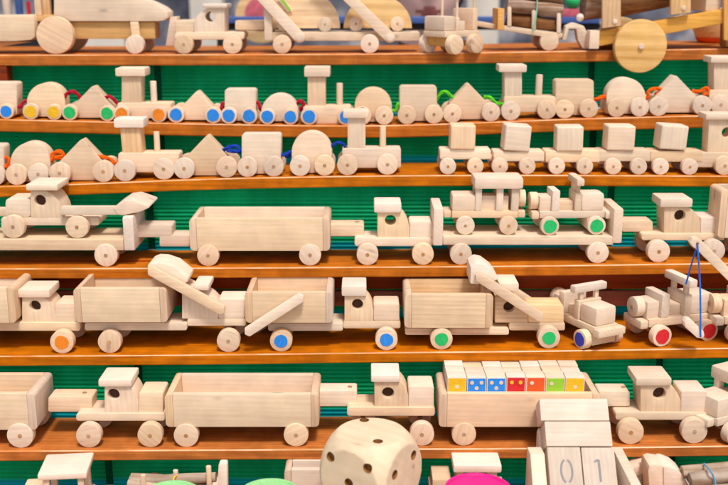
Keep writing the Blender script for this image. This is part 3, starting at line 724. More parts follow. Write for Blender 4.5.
def jeep_local(t, s=1.0, W=44, discs=None, spare=True, wind=True):
    """front towards +x, centred on x=0; y from 0 (near side) to W"""
    def bx(name, a, b, y0, y1, z0, z1, mat=None, bev=1.0):
        return t.lbox(name, a * s, b * s, y0 * s, y1 * s, z0 * s, z1 * s, mat, bev)
    r = 9.2 * s; T = 7.5 * s
    for xx in (-24, 23):
        x = xx * s * t.u
        t.wheel_at(x, 0, r * t.u, r, T, discs, dr=.72); t.wheel_at(x, (W * s - T) * t.u, r * t.u, r, T, None, flip=True)
        t.part('axle', bm_cyl(2 * t.u, (T - 1) * t.u, (W * s - T + 1) * t.u, 0, 12, cx=x, cz=r * t.u), PIN)
    bx('chassis', -33, 33, 8, W - 8, 15.5, 22.5)
    bx('axle_block', 15, 31, 8.2, W - 8.2, 4, 15.3)
    bx('hood', 9, 32.5, 10, W - 10, 22.3, 40, BRIGHT, 3.6)
    bx('rear_block', -33, -21, 12, W - 12, 22.3, 37, None, 1.4)
    bx('seat_back', -21, -13, 8.5, W - 8.5, 22.4, 43.5, BRIGHTY, 1.6)
    bx('seat', -12.8, 2, 14, W - 14, 22.3, 32)
    bx('dashboard', 2.2, 8.8, 8.5, W - 8.5, 22.4, 41, WY, .9)
    bx('windscreen_post', 3.5, 7.5, 11, 15, 40.8, 49, WZ, .6); bx('windscreen_post', 3.5, 7.5, W - 15, W - 11, 40.8, 49, WZ, .6)
    bx('windscreen_bar', 1.5, 9.5, 3, W - 3, 48.8, 56, BRIGHTY, 1.8)
    bx('bumper', 33.2, 42, 6, W - 6, 14.5, 22, None, 2.0); bx('bumper', -41, -33.2, 8, W - 8, 14.5, 22, None, 2.0)
    if spare:
        bm = bm_cyl(8.8 * s * t.u, 0, 8 * s * t.u, .8 * s * t.u)
        for v in bm.verts: v.co = Vector((-(33.4 * s * t.u + v.co.y), W / 2 * s * t.u + v.co.x, 31 * s * t.u + v.co.z))
        t.part('spare_wheel', bm, WHEEL)
        t.lbox('spare_hub', -42.2 * s, -41.3 * s, (W / 2 - 2) * s, (W / 2 + 2) * s, 29 * s, 33 * s, PIN, .3)
t = Toy(4, 573, 'toy_jeep', 'open wooden jeep with green wheel discs riding on the long trailer', 'toy jeep', 13, lift=on_deck(236.3, 4, 573, 8), yaw=.05)
jeep_local(t, 1.0, discs=C_GREEN)
# next vehicle at the right edge of row 4
t = Toy(4, 755, 'toy_trailer', 'end of a wooden trailer cut by right edge on fourth shelf', 'toy trailer', 8, D=66)
t.tray(719.5, 820, 190, 238, 2, 34, 5, 7); t.wheels(745, 11, 38, 10); t.wheels(800, 11, 38, 10)

# --- row 5 dump trucks
def dumper(row, bed, chs, wl, r, cab, hole, roof, hood, label, discs, D=57, name='toy_dump_truck', off=6, arms=None, bucket=None, roofmat=None, fronts=None, cabmat=None):
    t = Toy(row, (bed[0] + bed[2]) / 2, name, label, 'toy dump truck', off, None, D=D)
    t.tray(bed[0], bed[2], bed[1], bed[3], 1.0, D + 4, 6.5, 7, cabmat)
    for c in chs: t.prism('chassis', rounded(*c, 2.0), 12 if c[4:] == () else c[4], D - 12, cabmat or WX, .9) if len(c) == 4 else t.prism('chassis', rounded(*c[:4], 2.0), c[4], D - c[4], cabmat or WX, .9)
    if cab:
        x0, yt, x1, yb, tw = cab
        t.prism('cab', cab_profile(x0, x1, yt, yb, tw), 14, D - 14, cabmat or WZ, .8, holes=[hole] if hole else ())
        if hole: dark_window(t, hole, 21)
    if roof: t.box('roof', *roof, 11, D - 11, BRIGHT, 2.0)
    if hood: t.prism('hood', rounded(*hood, 2.2), 14, D - 14, cabmat or WX, 1.6)
    for w, dc in zip(wl, discs): t.wheels(w, r, D, 10, dc, dr=.60)
    if arms:
        (ax, ay), (bx_, by) = arms; h = 4.7
        dx, dy = bx_ - ax, by - ay; L = math.hypot(dx, dy); nx, ny = -dy / L * h, dx / L * h; ex, ey = dx / L * 3, dy / L * 3
        prof = [(ax + nx, ay + ny), (ax - ex, ay - ey), (ax - nx, ay - ny), (bx_ - nx, by - ny), (bx_ + ex, by + ey), (bx_ + nx, by + ny)]
        d0 = arms_off
        t.prism('arm', prof, d0, d0 + 7, WX, 1.2); t.prism('arm', [(x + 3, y - (6 if bucket else 0)) for x, y in prof], D - d0 - 7, D - d0, WX, 1.2)
    if bucket: t.prism('bucket', bucket, arms_off + 7.5, D - arms_off - 7.5, BRIGHT, 2.0)
    return t
arms_off = 2
dumper(5, (-64, 288, 15, 323), [(-60, 322.5, 80, 331)], (-40, 61.8), 11.8, (22, 297, 55, 322.7, 21), (35, 306, 5.6), (17.5, 290, 49.5, 298), (54.5, 303.5, 76, 322.7), 'wooden dump truck with orange wheel disc cut by left edge', (C_ORG, C_ORG))
arms_off = 3
dumper(5, (74, 288.5, 167, 322.5), [(84.5, 322.8, 187, 330.5), (187.2, 318.5, 246, 326, 14)], (109.3, 228.3), 11.6, (182, 291, 218, 318.7, 14), None, (193, 285, 209, 290.8), (218, 299, 245, 318.7), 'wooden loader truck with bucket raised over its long box', (None, None), arms=((150, 271), (222, 311)),
    bucket=[(147, 270), (147.5, 265), (154, 262.5), (162, 263), (174, 267), (188, 278), (188, 282), (182, 285.5), (171, 279), (158, 271)], name='toy_loader_truck')
arms_off = -8
dumper(5, (245, 292.5, 333, 323), [(268, 323.3, 343, 331), (343.2, 321, 400.5, 328.5, 14)], (281, 386.5), 11.2, (344.5, 296, 373.5, 321.3, 19), (357.5, 304.5, 5.6), (341.5, 286.5, 366.5, 296.5), (373.5, 304, 399.5, 321.3), 'wooden dump truck with blue wheel discs and a bar across its box', (C_BLUE, C_BLUE), arms=((247, 333), (301, 298)))
arms_off = 3
dumper(5, (404.5, 294.5, 493, 328), [(405, 328.2, 509, 335), (509.2, 322.5, 565, 330.5, 14)], (441.5, 549), 11.2, (495, 296, 528, 322.7, 14), (509, 307, 5.6), (499, 283.5, 519, 292), (528, 305.5, 564, 322.7), 'warm toned wooden loader truck with green wheel discs', (C_GREEN, C_GREEN), arms=((478, 277), (541, 318)),
    bucket=[(470, 284), (470.5, 267), (477, 263), (484, 264.5), (493, 271), (499, 279), (494, 282), (486, 278), (479, 285)], name='toy_loader_truck', cabmat=HONEY)
# three-quarter jeep, navy disc
t = Toy(5, 564, 'toy_jeep', 'wooden jeep with navy wheel disc turned towards the viewer', 'toy jeep', 27, yaw=-1.1)
jeep_local(t, 1.06, discs=C_NAVY)
t = Toy(5, 687, 'toy_jeep', 'wooden jeep with red wheel discs under the hanging bar', 'toy jeep', 14, yaw=0.31)
jeep_local(t, 1.16, discs=C_RED)
# right-edge car on row 5
t = Toy(5, 765, 'toy_car', 'wooden car cut by right edge of the fifth shelf', 'toy car', 12, yaw=0.1)
jeep_local(t, 1.15, discs=None, spare=True)
# crane standing at the right of row 5, its jib reaching over
t = Toy(5, 790, 'toy_crane', 'wooden crane jib reaching in from right edge with blue strings', 'toy crane', -14, D=60)
prof = [(693, 238.5), (690, 242.5), (693, 247), (697, 249.5), (770, 322), (776, 314), (700, 239), (697, 237.5)]
t.prism('jib', prof, 0, 9, WX, 1.2, holes=[(697.5, 244, 1.5)])
t.box('mast', 768, 300, 780, 345, 9.3, 20, WZ, 1.0); t.box('base', 745, 338, 815, 346, 0, 40, WX, 1.0)
Yc = ROWS[5]['Y'] - 14
for pts, lb in (([(697.5, 244, -1), (700.2, 290, -1), (700.5, 337, 2)], 'string'), ([(697, 246, 10), (691, 266, 14), (686, 284, 18)], 'string')):
    P = []
    for px, py, dy in pts:
        X, Z, tt = ray(px, py, Yc + dy); P.append(((X - t.X) * S, dy * S, (Z - t.Zs) * S))
    t.part('string', bm_tube(P, 0.9 * S, 6), STR_BLUE)
prof = [(684, 322), (687, 318.5), (691, 319.5), (704, 331.5), (705, 336), (702, 339), (697, 338), (685, 327)]
t.prism('hanging_bar', prof, 2, 12, BRIGHT, 1.6)

# --- row 6
trailer(6, -100, 36, 394, 430, (-74, 20), 13.2, (48, 397, 92, 412), 'open wooden trailer cut by left edge on lowest full shelf', D=62, end=8)
truck(6, (76, 413.5, 165, 421), (88.5, 150), 12.6, (104.5, 384.5, 138.5, 413.8, 23), (113.5, 394.5, 6), (98, 380, 131.5, 387), (138.5, 392.5, 163, 413.8), 'wooden truck at left of lowest full shelf between two trailers', D=57)
trailer(6, 165, 319, 394.5, 427, (186, 296), 12.4, (318, 391, 357, 406.5), 'empty open wooden trailer left of the big die', D=62, end=8)
truck(6, (347, 407.5, 435, 416), (363, 422), 12.2, (374.5, 380, 408.5, 407.8, 23), (388, 393, 6), (371, 375.5, 400, 382.5), (408.5, 386.5, 434, 407.8), 'wooden truck behind the big die', D=57)
tb = trailer(6, 439, 600, 394, 427, (464, 578), 12.2, (599, 391.5, 630, 406.5), 'wooden trailer filled with domino blocks behind the calendar', D=62, end=8)
truck(6, (615.5, 412.5, 708, 420), (631, 694.5), 13, (640.5, 384, 681, 412.8, 27), (659.5, 393.5, 6.4), (636, 378.5, 672, 386), (681, 391, 707.5, 412.8), 'wooden truck right of the calendar on the lowest full shelf', D=57)
t = Toy(6, 752, 'toy_car', 'roofed wooden car cut by right edge on lowest full shelf', 'toy car', 14, yaw=0.5)
hardtop_local(t, 1.18, face=-1)

# domino blocks standing in the trailer
fc = [(C_YEL, 'yellow', 1), (C_BLUE, 'blue', 3), (C_BLUE, 'blue', 3), (C_RED, 'red', 2), (C_VERM, 'orange', 1), (C_LIME, 'lime green', 1), (C_YEL, 'yellow', 1)]
labs = ['yellow faced block at the left end of the filled trailer', 'blue faced three-dot block next to the yellow block at left', 'blue faced three-dot block beside the red block', 'red faced block with two dots in the filled trailer', 'orange faced block in the filled trailer', 'lime green faced block in the filled trailer', 'yellow faced block at the right end of the filled trailer']
Yt = tb.Y + 1.5 * tb.k
xa = ray(447.5, 400, Yt)[0]; xb = ray(586.5, 388, Yt)[0]
zfl = tb.Zs + (tb.pt(520, 427, 1.5)[1] / S) + 6.3 * tb.k
ztop = ray(520, 378, Yt + 8)[1]
bw = (xb - xa) / 7; bh = ray(520, 377.5, Yt + 7)[1] - zfl
body_mesh = {}
rowsY = [7.5, 24.5, 41.5, 58.0 - 0.3]
for j in range(4):
    dep = 16.0 if j < 3 else 12.5
    for i in range(7):
        h = bh + (random.uniform(-.4, .8) if j == 0 else random.uniform(-3.2, 0.2))
        cx = xa + bw * (i + .5); Y0 = Yt + rowsY[j] * tb.k
        bm = bm_box(-bw * .485 * S, bw * .485 * S, 0, dep * tb.k * S, 0, h * S, 0.5 * S)
        o = link('domino_block', mesh_from(bm, 'domino_block', BRIGHT if random.random() < .5 else WX)); o.location = world(cx, Y0, zfl); o.rotation_euler = (0, 0, random.uniform(-.02, .02))
        if j == 0:
            m, nm, n = fc[i]
            tag(o, labs[i], 'block', 'domino blocks in the trailer')
            pb = bm_box(-bw * .44 * S, bw * .44 * S, -.4 * S, 0.3 * S, 1.5 * S, (h - .9) * S, 0)
            pf = link('painted_face', mesh_from(pb, 'painted_face', m), o)
            zc = h - .9
            sp = {1: [(0.0, -8.5)], 2: [(-.22, -4.5), (.22, -4.5)], 3: [(-.24, -4), (.24, -4), (0, -9.5)]}[n]
            if i in (4, 5): sp = [(-.2, -5)]
            for dx, dz in sp:
                bm = bm_cyl(1.9 * S, -.75 * S, 0, 0, 14, cx=dx * bw * S, cz=(zc + dz) * S)
                link('dot', mesh_from(bm, 'dot', STR_YEL if m is C_RED else BRIGHT), pf)
        else: tag(o, 'plain pale domino block packed behind the coloured front blocks', 'block', 'pale domino blocks packed behind the coloured ones')

# ------------------------------------------------------------------ foreground (row 7)
# big die: a cube cut by a sphere, with drilled pips
def make_die():
    R7 = ROWS[7]; a = 35
    bm = bmesh.new()
    bmesh.ops.create_cube(bm, size=2 * a)
    bmesh.ops.subdivide_edges(bm, edges=bm.edges[:], cuts=40, use_grid_fill=True)
    rad = a * 1.325
    for v in bm.verts:
        L = v.co.length
        if L > rad: v.co *= rad / L
    bm.transform(Matrix.Scale(S, 4))
    o = link('wooden_die', mesh_from(bm, 'wooden_die', DICEW, 0.5))
    cut = bmesh.new()
    q = 19.5
    pips = [((-q * .98, q * .9, a), 'z'), ((q * .8, -q * .65, a), 'z')]
    for y, z in ((-q, q), (0, 0), (q, q), (-q, -q), (q, -q)): pips.append(((-99, y, z), 'l'))
    for y, z in ((-q * .8, q * .5), (q * .8, q * .8), (-q * .8, -q), (q * .8, -q)): pips.append(((-99, y, z), 'r'))
    for (p, f) in pips:
        if f == 'z': c = Vector((p[0], p[1], a + 1)); rt = Matrix.Identity(4)
        elif f == 'l': c = Vector((p[1], -a - 1, p[2])); rt = Matrix.Rotation(PI / 2, 4, 'X')
        else: c = Vector((a + 1, p[1], p[2])); rt = Matrix.Rotation(PI / 2, 4, 'Y')
        bmesh.ops.create_cone(cut, cap_ends=True, segments=28, radius1=4.5 * S, radius2=4.5 * S, depth=11 * S, matrix=Matrix.Translation(c * S) @ rt)
    cm = bpy.data.meshes.new('cut'); cut.to_mesh(cm); cut.free(); cm.materials.append(wood('drilled_pip', (0.30, 0.15, 0.06), 'z', .4))
    co = link('cut', cm)
    md = o.modifiers.new('b', 'BOOLEAN'); md.object = co; md.operation = 'DIFFERENCE'; md.solver = 'EXACT'; md.material_mode = 'TRANSFER'
    dg = bpy.context.evaluated_depsgraph_get(); me = bpy.data.meshes.new_from_object(o.evaluated_get(dg)); o.modifiers.clear(); o.data = me
    bpy.data.objects.remove(co)
    me.polygons.foreach_set('use_smooth', [True] * len(me.polygons)); me.set_sharp_from_angle(angle=0.5)
    Yd = 822
    X = ray(371, 470, Yd)[0]
    zb = ray(371, 542, 760)[1] + 2.5; z7 = shelf_z(7, 371)
    X_ = ray(371, 470, 822)[0]; rb = bm_box(-30 * S, 30 * S, -28 * S, 28 * S, 0, (zb - z7 - .3) * S, 2 * S); ro = link('wooden_riser', mesh_from(rb, 'wooden_riser', WX)); ro.location = world(X_, 822, z7); ro.rotation_euler = (0, 0, math.radians(-34)); tag(ro, 'low wooden block under the big rounded die', 'block')
    o.location = world(X, Yd, zb + a); o.rotation_euler = (0, 0, math.radians(-34))
    tag(o, 'big rounded wooden die with drilled pips in the foreground', 'die')
make_die()

# round painted discs
def disc_toy(px, py_top, rad, mat, label, Y=None, tilt=0.0, rim=None):
    Y = Y or ROWS[7]['Y'] + 50
    zb = shelf_z(7, px)
    X, Z, t = ray(px, py_top, Y + rad * .95); k = t / F
    h = Z - zb
    r = rad * k
    e = empty('spinning_top', world(X, Y, zb), label, 'spinning top')
    def P(n, prof, m): link(n, mesh_from(bm_lathe([(a * S, b * S) for a, b in prof], 64), n, m, .6), e)
    P('disc', [(0, h - 11), (r - 3, h - 11), (r, h - 8.5), (r, h - 1.6), (r - .5, h - .3), (r - 1.4, h), (r - 2.6, h - .4), (r - 3.5, h - 1.8), (r * .5, h - 2.6), (0, h - 2.6)], mat)
    P('peg', [(0, 0), (3, 4), (4.5, h - 11.2), (0, h - 11.2)], WZ)
    P('stem', [(0, h - 2.5), (4.2, h - 2.5), (3.8, h - .5), (3.3, h + .4), (0, h + .6)], mat)
disc_toy(474.5, 471.5, 33, C_PINK, 'bright pink round disc with raised rim in the foreground')
disc_toy(272, 477, 30, C_MINT, 'mint green round disc left of the big die')
disc_toy(176, 479, 29, C_MINT, 'mint green round disc in front of the small log bundle')

# roofed cars in the foreground (only their roofs rise into the picture)
def roof_car(ref, slab, d0, D, label, yaw=0.0, shear=0.0, off=24):
    t = Toy(7, ref, 'toy_car', label, 'toy car', off, yaw=yaw, D=D)
    x0, yt, x1, yb = slab
    a, zt = t.pt(x0, yt); b = t.pt(x1, yt)[0]; zb = t.pt(x0, yb)[1]; q = t.u
    t.part('roof', bm_box(a, b, 0, D * q, zb, zt, 2.0 * q), BRIGHT)
    top = zb + .2 * q
    for xx in (a + 4 * q, b - 10 * q):
        for yy in (3 * q, (D - 9) * q): t.part('post', bm_box(xx, xx + 6 * q, yy, yy + 6 * q, 20 * q, top, .6 * q), WZ)
    t.part('chassis', bm_box(a - 22 * q, b + 6 * q, 3 * q, (D - 3) * q, 12 * q, 20.2 * q, q), WX)
    t.part('hood', bm_box(a - 20 * q, a - 1 * q, 5 * q, (D - 5) * q, 20.1 * q, 34 * q, 2 * q), WX)
    t.part('spare_wheel', bm_cyl(9 * q, -2 * q, 6 * q, q, cx=(a + b) / 2 - 8 * q, cz=(zb - 9 * q)), WHEEL) if False else None
    for xx in (a - 8 * q, b - 8 * q):
        t.wheel_at(xx, -6 * q, 10 * q, 10, 8); t.wheel_at(xx, (D - 2) * q, 10 * q, 10, 8, flip=True)
    return t
t = roof_car(64, (37.5, 474, 86, 480), 0, 46, 'roofed wooden car in front at bottom left corner', yaw=0.10)
roof_car(478, (453.5, 465.5, 502, 473), 0, 42, 'roofed wooden car behind the bright pink disc', off=46)

# log bundles
def log_bundle(ref, logs, stakes, tie, label, mat, off, tiemat, slab=None):
    t = Toy(7, ref, 'log_trailer', label, 'toy trailer', off, D=60)
    for (x0, y0, x1, y1, dd, r) in logs:
        a = t.pt(x0, y0, dd); b = t.pt(x1, y1, dd); A = Vector((a[0], t.d(dd), a[1])); B = Vector((b[0], t.d(dd), b[1])); c = A.lerp(B, .5) + Vector((0, 0, random.uniform(-1.2, 1.2) * t.u))
        ph = random.uniform(0, 6)
        t.part('log', bm_tube([A, A.lerp(c, .5), c, c.lerp(B, .5), B], lambda f, r=r, ph=ph: t.d(r) * (1 + .07 * math.sin(9 * f + ph)), 14), mat)
    for (x, y, dd) in stakes:
        a, z = t.pt(x, y, dd); bm = bm_cyl(t.d(2.6), 0, z - t.d(14), t.d(.6), 14)
        for v in bm.verts: v.co = Vector((v.co.x + a, v.co.z + t.d(dd), v.co.y + t.d(14)))
        t.part('stake', bm, WZ)
    P = [(t.pt(x, y, dd)[0], t.d(dd), t.pt(x, y, dd)[1]) for x, y, dd in tie]
    t.part('tie_string', bm_tube(P, t.d(.9), 6), tiemat)
    x0 = t.pt(logs[0][0], 470)[0]; x1 = t.pt(logs[0][2], 470)[0]
    t.part('bed', bm_box(x0, x1, t.d(2), t.d(46), t.d(13), t.d(20), t.d(1)), WX)
    for x in (x0 + t.d(12), x1 - t.d(12)):
        t.wheel_at(x, -t.d(6), t.d(10), 10, 8); t.wheel_at(x, t.d(46), t.d(10), 10, 8, flip=True)
    return t
log_bundle(172, [(130, 481, 216, 477, 8, 5.2), (128, 485, 214, 492, 4, 5.5), (131, 477, 212, 480, 20, 4.5)], [(143, 474.5, 0), (175.5, 470, 16), (208.5, 466, 0), (209, 472, 30)], [(173, 484, -3), (174, 478, 1), (177, 475.5, 6), (179, 477, 14)], 'small bundle of twigs with pegs and yellow tie, lower left', TWIG, 44, STR_YEL)
log_bundle(735, [(690, 480, 790, 467, 8, 7), (688, 492, 790, 482, 4, 6.5), (682, 472, 788, 462, 22, 6), (700, 473, 790, 462, 34, 6)], [(790, 450, 0)], [(704, 463.5, 20), (710, 470, 0), (714, 478, -1), (716, 488, -3)], 'bundle of pale twigs with blue tie at bottom right corner', TWIG, 18, STR_SKY)
# pale tapered slab beside the left bundle
t = Toy(7, 221, 'wooden_wedge', 'upright pale wooden wedge right of the twig bundle', 'wedge', 44, D=12)
t.prism('board', [(214, 545), (218.5, 465), (220, 463.5), (226, 463.5), (227, 465), (228, 545)], 0, 9, BRIGHT, .8)
# trailer end behind the die
t = trailer(7, 284.5, 360, 470, 512, (300, 345), 12, None, 'pale open trailer behind the left side of the big die', D=30, off=50, mat=BRIGHT, end=7)
# truck with hitch at lower right
t = Toy(7, 655, 'toy_truck', 'wooden truck with bright bonnet in front of the pale twig bundle', 'toy truck', 34, D=46)
t.prism('cab', [(650, 500), (648, 471), (649.5, 466), (654, 464.5), (664, 466), (668, 500)], 4, 30, BRIGHT, 1.5)
t.prism('bonnet', [(664, 500), (663.5, 467), (668, 466.5), (677, 470), (684, 476), (690, 488), (692, 500)], 2, 32, BRIGHT, 2.0)
t.prism('chassis', rounded(640, 500.5, 700, 510, 2), 6, 40, WX, 1)
for px in (655, 686): t.wheels(px, 12, 46, 9)
t = Toy(7, 645, 'toy_tow_board', 'sloping pale board between calendar and bottom right truck', 'tow board', 62, D=20)
M = None
t.prism('board', [(618, 476), (620, 472), (654, 460.5), (659, 462.5), (660, 466), (658, 468.5), (626, 480), (620, 480)], 0, 18, BRIGHT, 1.2)
t.box('support', 634, 474, 640, 540, 4, 12, WZ, .6)

# perpetual calendar: slanting tray with month bars and two date cubes
def calendar():
    R7 = ROWS[7]; Yc = R7['Y'] + 56
    zb = shelf_z(7, 585)
    TILT = math.radians(50)
    # local frame: x right, s up the slope, n out of the slope
    X0, Z0, t0 = ray(583.5, 486, Yc)
    org = world(X0, Yc, Z0); base = world(X0, Yc, zb)
    k = t0 / F; q = k * S
    es = Vector((0, math.cos(TILT), math.sin(TILT))); en = Vector((0, -math.sin(TILT), math.cos(TILT)))
    Mr = Matrix(((1, 0, 0, 0), (0, es.y, en.y, 0), (0, es.z, en.z, 0), (0, 0, 0, 1)))
    def blk(name, label, x0, x1, s0, s1, n0, n1, cat, mat):
        bm = bm_box((x0) * q, (x1) * q, 0, (s1 - s0) * q, 0, (n1 - n0) * q, .9 * q)
        o = link(name, mesh_from(bm, name, mat)); o.matrix_world = Matrix.Translation(org) @ Mr @ Matrix.Translation((0, s0 * q, n0 * q))
        return tag(o, label, cat)
    c0 = blk('date_cube', 'left calendar cube printed with a round grey zero', -33.3, 0.2, -6, 39.5, -24, 0, 'calendar cube', CALY)
    c1 = blk('date_cube', 'right calendar cube printed with a straight grey numeral one', 1.2, 34.5, -6, 39, -24, .4, 'calendar cube', CALY)
    blk('month_bar', 'lower blank wooden month bar above the date cubes', -34, 33.5, 40.2, 66, -24, 1.0, 'month bar', CALX)
    blk('month_bar', 'upper blank wooden month bar at the top of the calendar', -37.5, 33, 66.6, 90, -24, 1.2, 'month bar', CALX)
    # digits, stencil style
    def strip(pts, w):
        bm = bmesh.new(); prev = None
        for i, p in enumerate(pts):
            a = Vector(pts[max(i - 1, 0)]); b = Vector(pts[min(i + 1, len(pts) - 1)]); d = (b - a).normalized(); n = Vector((-d.y, d.x)) * w / 2
            cur = (bm.verts.new(((p[0] + n.x) * q, (p[1] + n.y) * q, 0)), bm.verts.new(((p[0] - n.x) * q, (p[1] - n.y) * q, 0)))
            if prev: bm.faces.new((prev[0], prev[1], cur[1], cur[0]))
            prev = cur
        return bm
    def arc(cx, cy, rx, ry, a0, a1, n=16): return [(cx + rx * math.cos(math.radians(a0 + (a1 - a0) * i / n)), cy + ry * math.sin(math.radians(a0 + (a1 - a0) * i / n))) for i in range(n + 1)]
    # cube 0 local: x from -33.3.., s from 0 (=-6)
    z = merge(strip(arc(-15.5, 21, 5.6, 11.6, 105, 255), 2.2), strip(arc(-15.5, 21, 5.6, 11.6, -75, 75), 2.2))
    d0 = link('digit', mesh_from(z, 'digit', INK), c0); d0.location = (0, 0, (24 + .12) * q)
    z = merge(strip([(17.8, 10), (17.6, 32.5)], 2.4), strip([(17.0, 32.2), (13.0, 30.2)], 2.1))
    d1 = link('digit', mesh_from(z, 'digit', INK), c1); d1.location = (0, 0, (24.4 + .12) * q)
    st = empty('calendar_stand', base, 'slanted wooden calendar stand with side cheeks holding cubes and bars', 'calendar')
    off = org - base
    def pt(s_, n_): return off + (es * s_ + en * n_) * q
    def cheek(x0, x1, s_top, n_):
        a = pt(-8, n_); b = pt(s_top, n_); c = pt(s_top, -26)
        prof = [(a.y, 0.0), (a.y, a.z), (b.y, b.z), (c.y, b.z - 2 * q), (c.y, 0.0)]
        bm = bm_prism(prof, x0 * q, x1 * q, .9 * q)
        for v in bm.verts: v.co = Vector((v.co.y, v.co.x, v.co.z))
        return bm
    link('side_cheek', mesh_from(cheek(-51, -36.5, 32, 1), 'side_cheek', BRIGHT), st)
    # right cheek splays outwards and runs forward
    A = ray(617, 447, Yc + 30); B = ray(640, 492, Yc - 22); bm = bmesh.new(); vs = []
    for (P, Y) in ((A, Yc + 30), (B, Yc - 22)):
        for dx, dz in ((-4.5, 0), (4.5, 0)):
            for z in (P[1] + dz, zb): vs.append(bm.verts.new(world(P[0] + dx, Y, z) - base))
    for f in ((0, 1, 3, 2), (4, 6, 7, 5), (0, 4, 5, 1), (2, 3, 7, 6), (0, 2, 6, 4), (1, 5, 7, 3)): bm.faces.new([vs[k_] for k_ in f])
    bmesh.ops.recalc_face_normals(bm, faces=bm.faces[:]); bevel(bm, .9 * q)
    link('side_cheek', mesh_from(bm, 'side_cheek', WX), st)
    a = pt(-8, -25); b = pt(66, -25); c = pt(66, -36)
    bm = bm_prism([(a.y, 0.0), (a.y, a.z), (b.y, b.z), (c.y, c.z), (c.y, 0.0)], -36.3 * q, 35.6 * q, .8 * q)
    for v in bm.verts: v.co = Vector((v.co.y, v.co.x, v.co.z))
    link('back_rest', mesh_from(bm, 'back_rest', WX), st)
calendar()

# ------------------------------------------------------------------ top shelf (row 1)
t = Toy(1, 95, 'toy_tractor', 'large wooden tractor with big rear wheel at top left', 'toy tractor', 8, D=62)
t.wheels(54.5, 18.6, 62, 11, hub=False); t.wheels(134.5, 9.3, 58, 10, hub=False)
hullp = [(53.5, 21.5), (54, -42), (100, -42), (122, -10), (141, -2), (152, 2.5), (162, 7.5), (167.5, 12), (168, 17.5), (164, 20.5), (158, 21.5)]
t.prism('hull', hullp, 13, 46, WX, 1.6)
t.box('chassis', 69, 22, 155, 39, 17, 44, WARM, 1.0)
t.prism('front_strut', [(130, 21.8), (138, 21.8), (140.5, 38), (131.5, 38)], 9, 13, WX, .8)
t.box('cab_floor', 33, 15.5, 53, 21.5, 12, 50, WARM, .8)
t.box('cab_post', 33, -40, 39.5, 15.3, 14, 20, WZ, .7); t.box('cab_panel', 40.5, -40, 48.5, 15.3, 44, 50, WARMZ, .7)
t = Toy(1, 5, 'toy_wagon', 'chunky block wagon hitched at left edge of top shelf', 'toy wagon', 8, D=56)
t.prism('body', [(-60, 41.5), (-60, 16), (10, 15.5), (33, 15), (34.5, 20), (35, 37), (31, 40), (15, 41.5)], 4, 50, WX, 1.4)
t.prism('hitch', [(-20, 49), (-20, 42), (33, 41.7), (14, 44.5), (0, 47)], 14, 34, WARM, .6)
t.wheels(-42, 10, 56, 9)

t = truck(1, (174.5, 32.2, 244, 39.8), (183.5, 232.3), 9.5, (194, 8, 224.5, 32.5, 16), (210, 16.8, 5), (202, 3.7, 227, 8.3), (174.5, 20.3, 194, 32.5), 'wooden truck facing left on the top shelf', flip=True, D=58, t_=9, dark=False)
t.prism('front_board', [(165.5, 46), (170, 17), (177, 16.5), (176, 46)], 22, 40, BRIGHT, .8)

# tilting carrier
t = Toy(1, 340, 'tilting_carrier_trailer', 'wooden trailer with two raised ramp arms on the top shelf', 'toy trailer', 8, D=56)
t.prism('deck', rounded(272, 32, 420, 41, 1.6), 10.5, 46, WX, 1.0)
t.box('front_board', 264, 7, 272, 40.5, 8, 48, BRIGHT, 1.0)
t.prism('tongue', rounded(235, 20.5, 264, 29.8, 1.6), 18, 38, WX, 1.0)
for w in (282, 369.7): t.wheels(w, 9.3, 56, 9.5)
for (ax, bx_) in ((262, 299.5), (348, 390)):
    ay, by = (-3, 37.5)
    ay = -40 if False else ay
    dx, dy = bx_ - ax, by - ay; L = math.hypot(dx, dy); e = (dx / L, dy / L); h = 5.6; nx, ny = -e[1] * h, e[0] * h
    A = (ax - e[0] * 45, ay - e[1] * 45)
    prof = [(A[0] + nx, A[1] + ny), (A[0] - nx, A[1] - ny), (bx_ - nx, by - ny)]
    for i in range(1, 8):
        a = -PI / 2 + PI * i / 8; prof.append((bx_ + e[0] * h * math.cos(a) - nx * math.sin(-a) * 0 + (-nx) * (-math.sin(a)), by + e[1] * h * math.cos(a) + (-ny) * (-math.sin(a))))
    prof.append((bx_ + nx, by + ny))
    t.prism('ramp_arm', prof, 3, 9.8, WX, .9); t.prism('ramp_arm', prof, 46.3, 52.5, WX, .9)
    x, z = t.pt(bx_, by, 3); t.part('pivot', bm_cyl(t.d(3.8), t.d(1), t.d(4), t.d(.5), 24, cx=x, cz=z), BRIGHT)
# half-disc beetles riding on the carrier
lf = on_deck(31.8, 1, 340, 18)
for (x0, x1, yt, ws, mat, lb) in ((266, 340, -9, (284, 325), PINE, 'yellow half-disc toy on wheels, left load of the ramp trailer'), (343.5, 412, -5, (356, 397.5), PINE, 'half-disc toy on wheels, right load of the ramp trailer')):
    t = Toy(1, (x0 + x1) / 2, 'half_disc_toy', lb, 'toy animal', 24, lift=lf, D=26)
    t.prism('body', arc_pts(x0, x1, 28.3, yt, 30), 5, 16, mat, 1.0)
    for w in ws:
        x, _ = t.pt(w, 22); t.wheel_at(x, 0, t.d(7.2), 7.2, 4.5); t.wheel_at(x, t.d(17), t.d(7.2), 7.2, 4.5, flip=True)
t = Toy(1, 285, 'paper_tag', 'green and white paper tag in front of the yellow half-disc', 'tag', 20, lift=lf)
t.prism('tag', [(277, -2), (283, -3), (293, 10.5), (288, 12)], 6, 6.6, BRIGHT, 0); t.prism('green_stripe', [(279, -2), (282.5, -2.4), (291, 10), (288.5, 10.6)], 5.4, 5.9, C_LIME, 0)

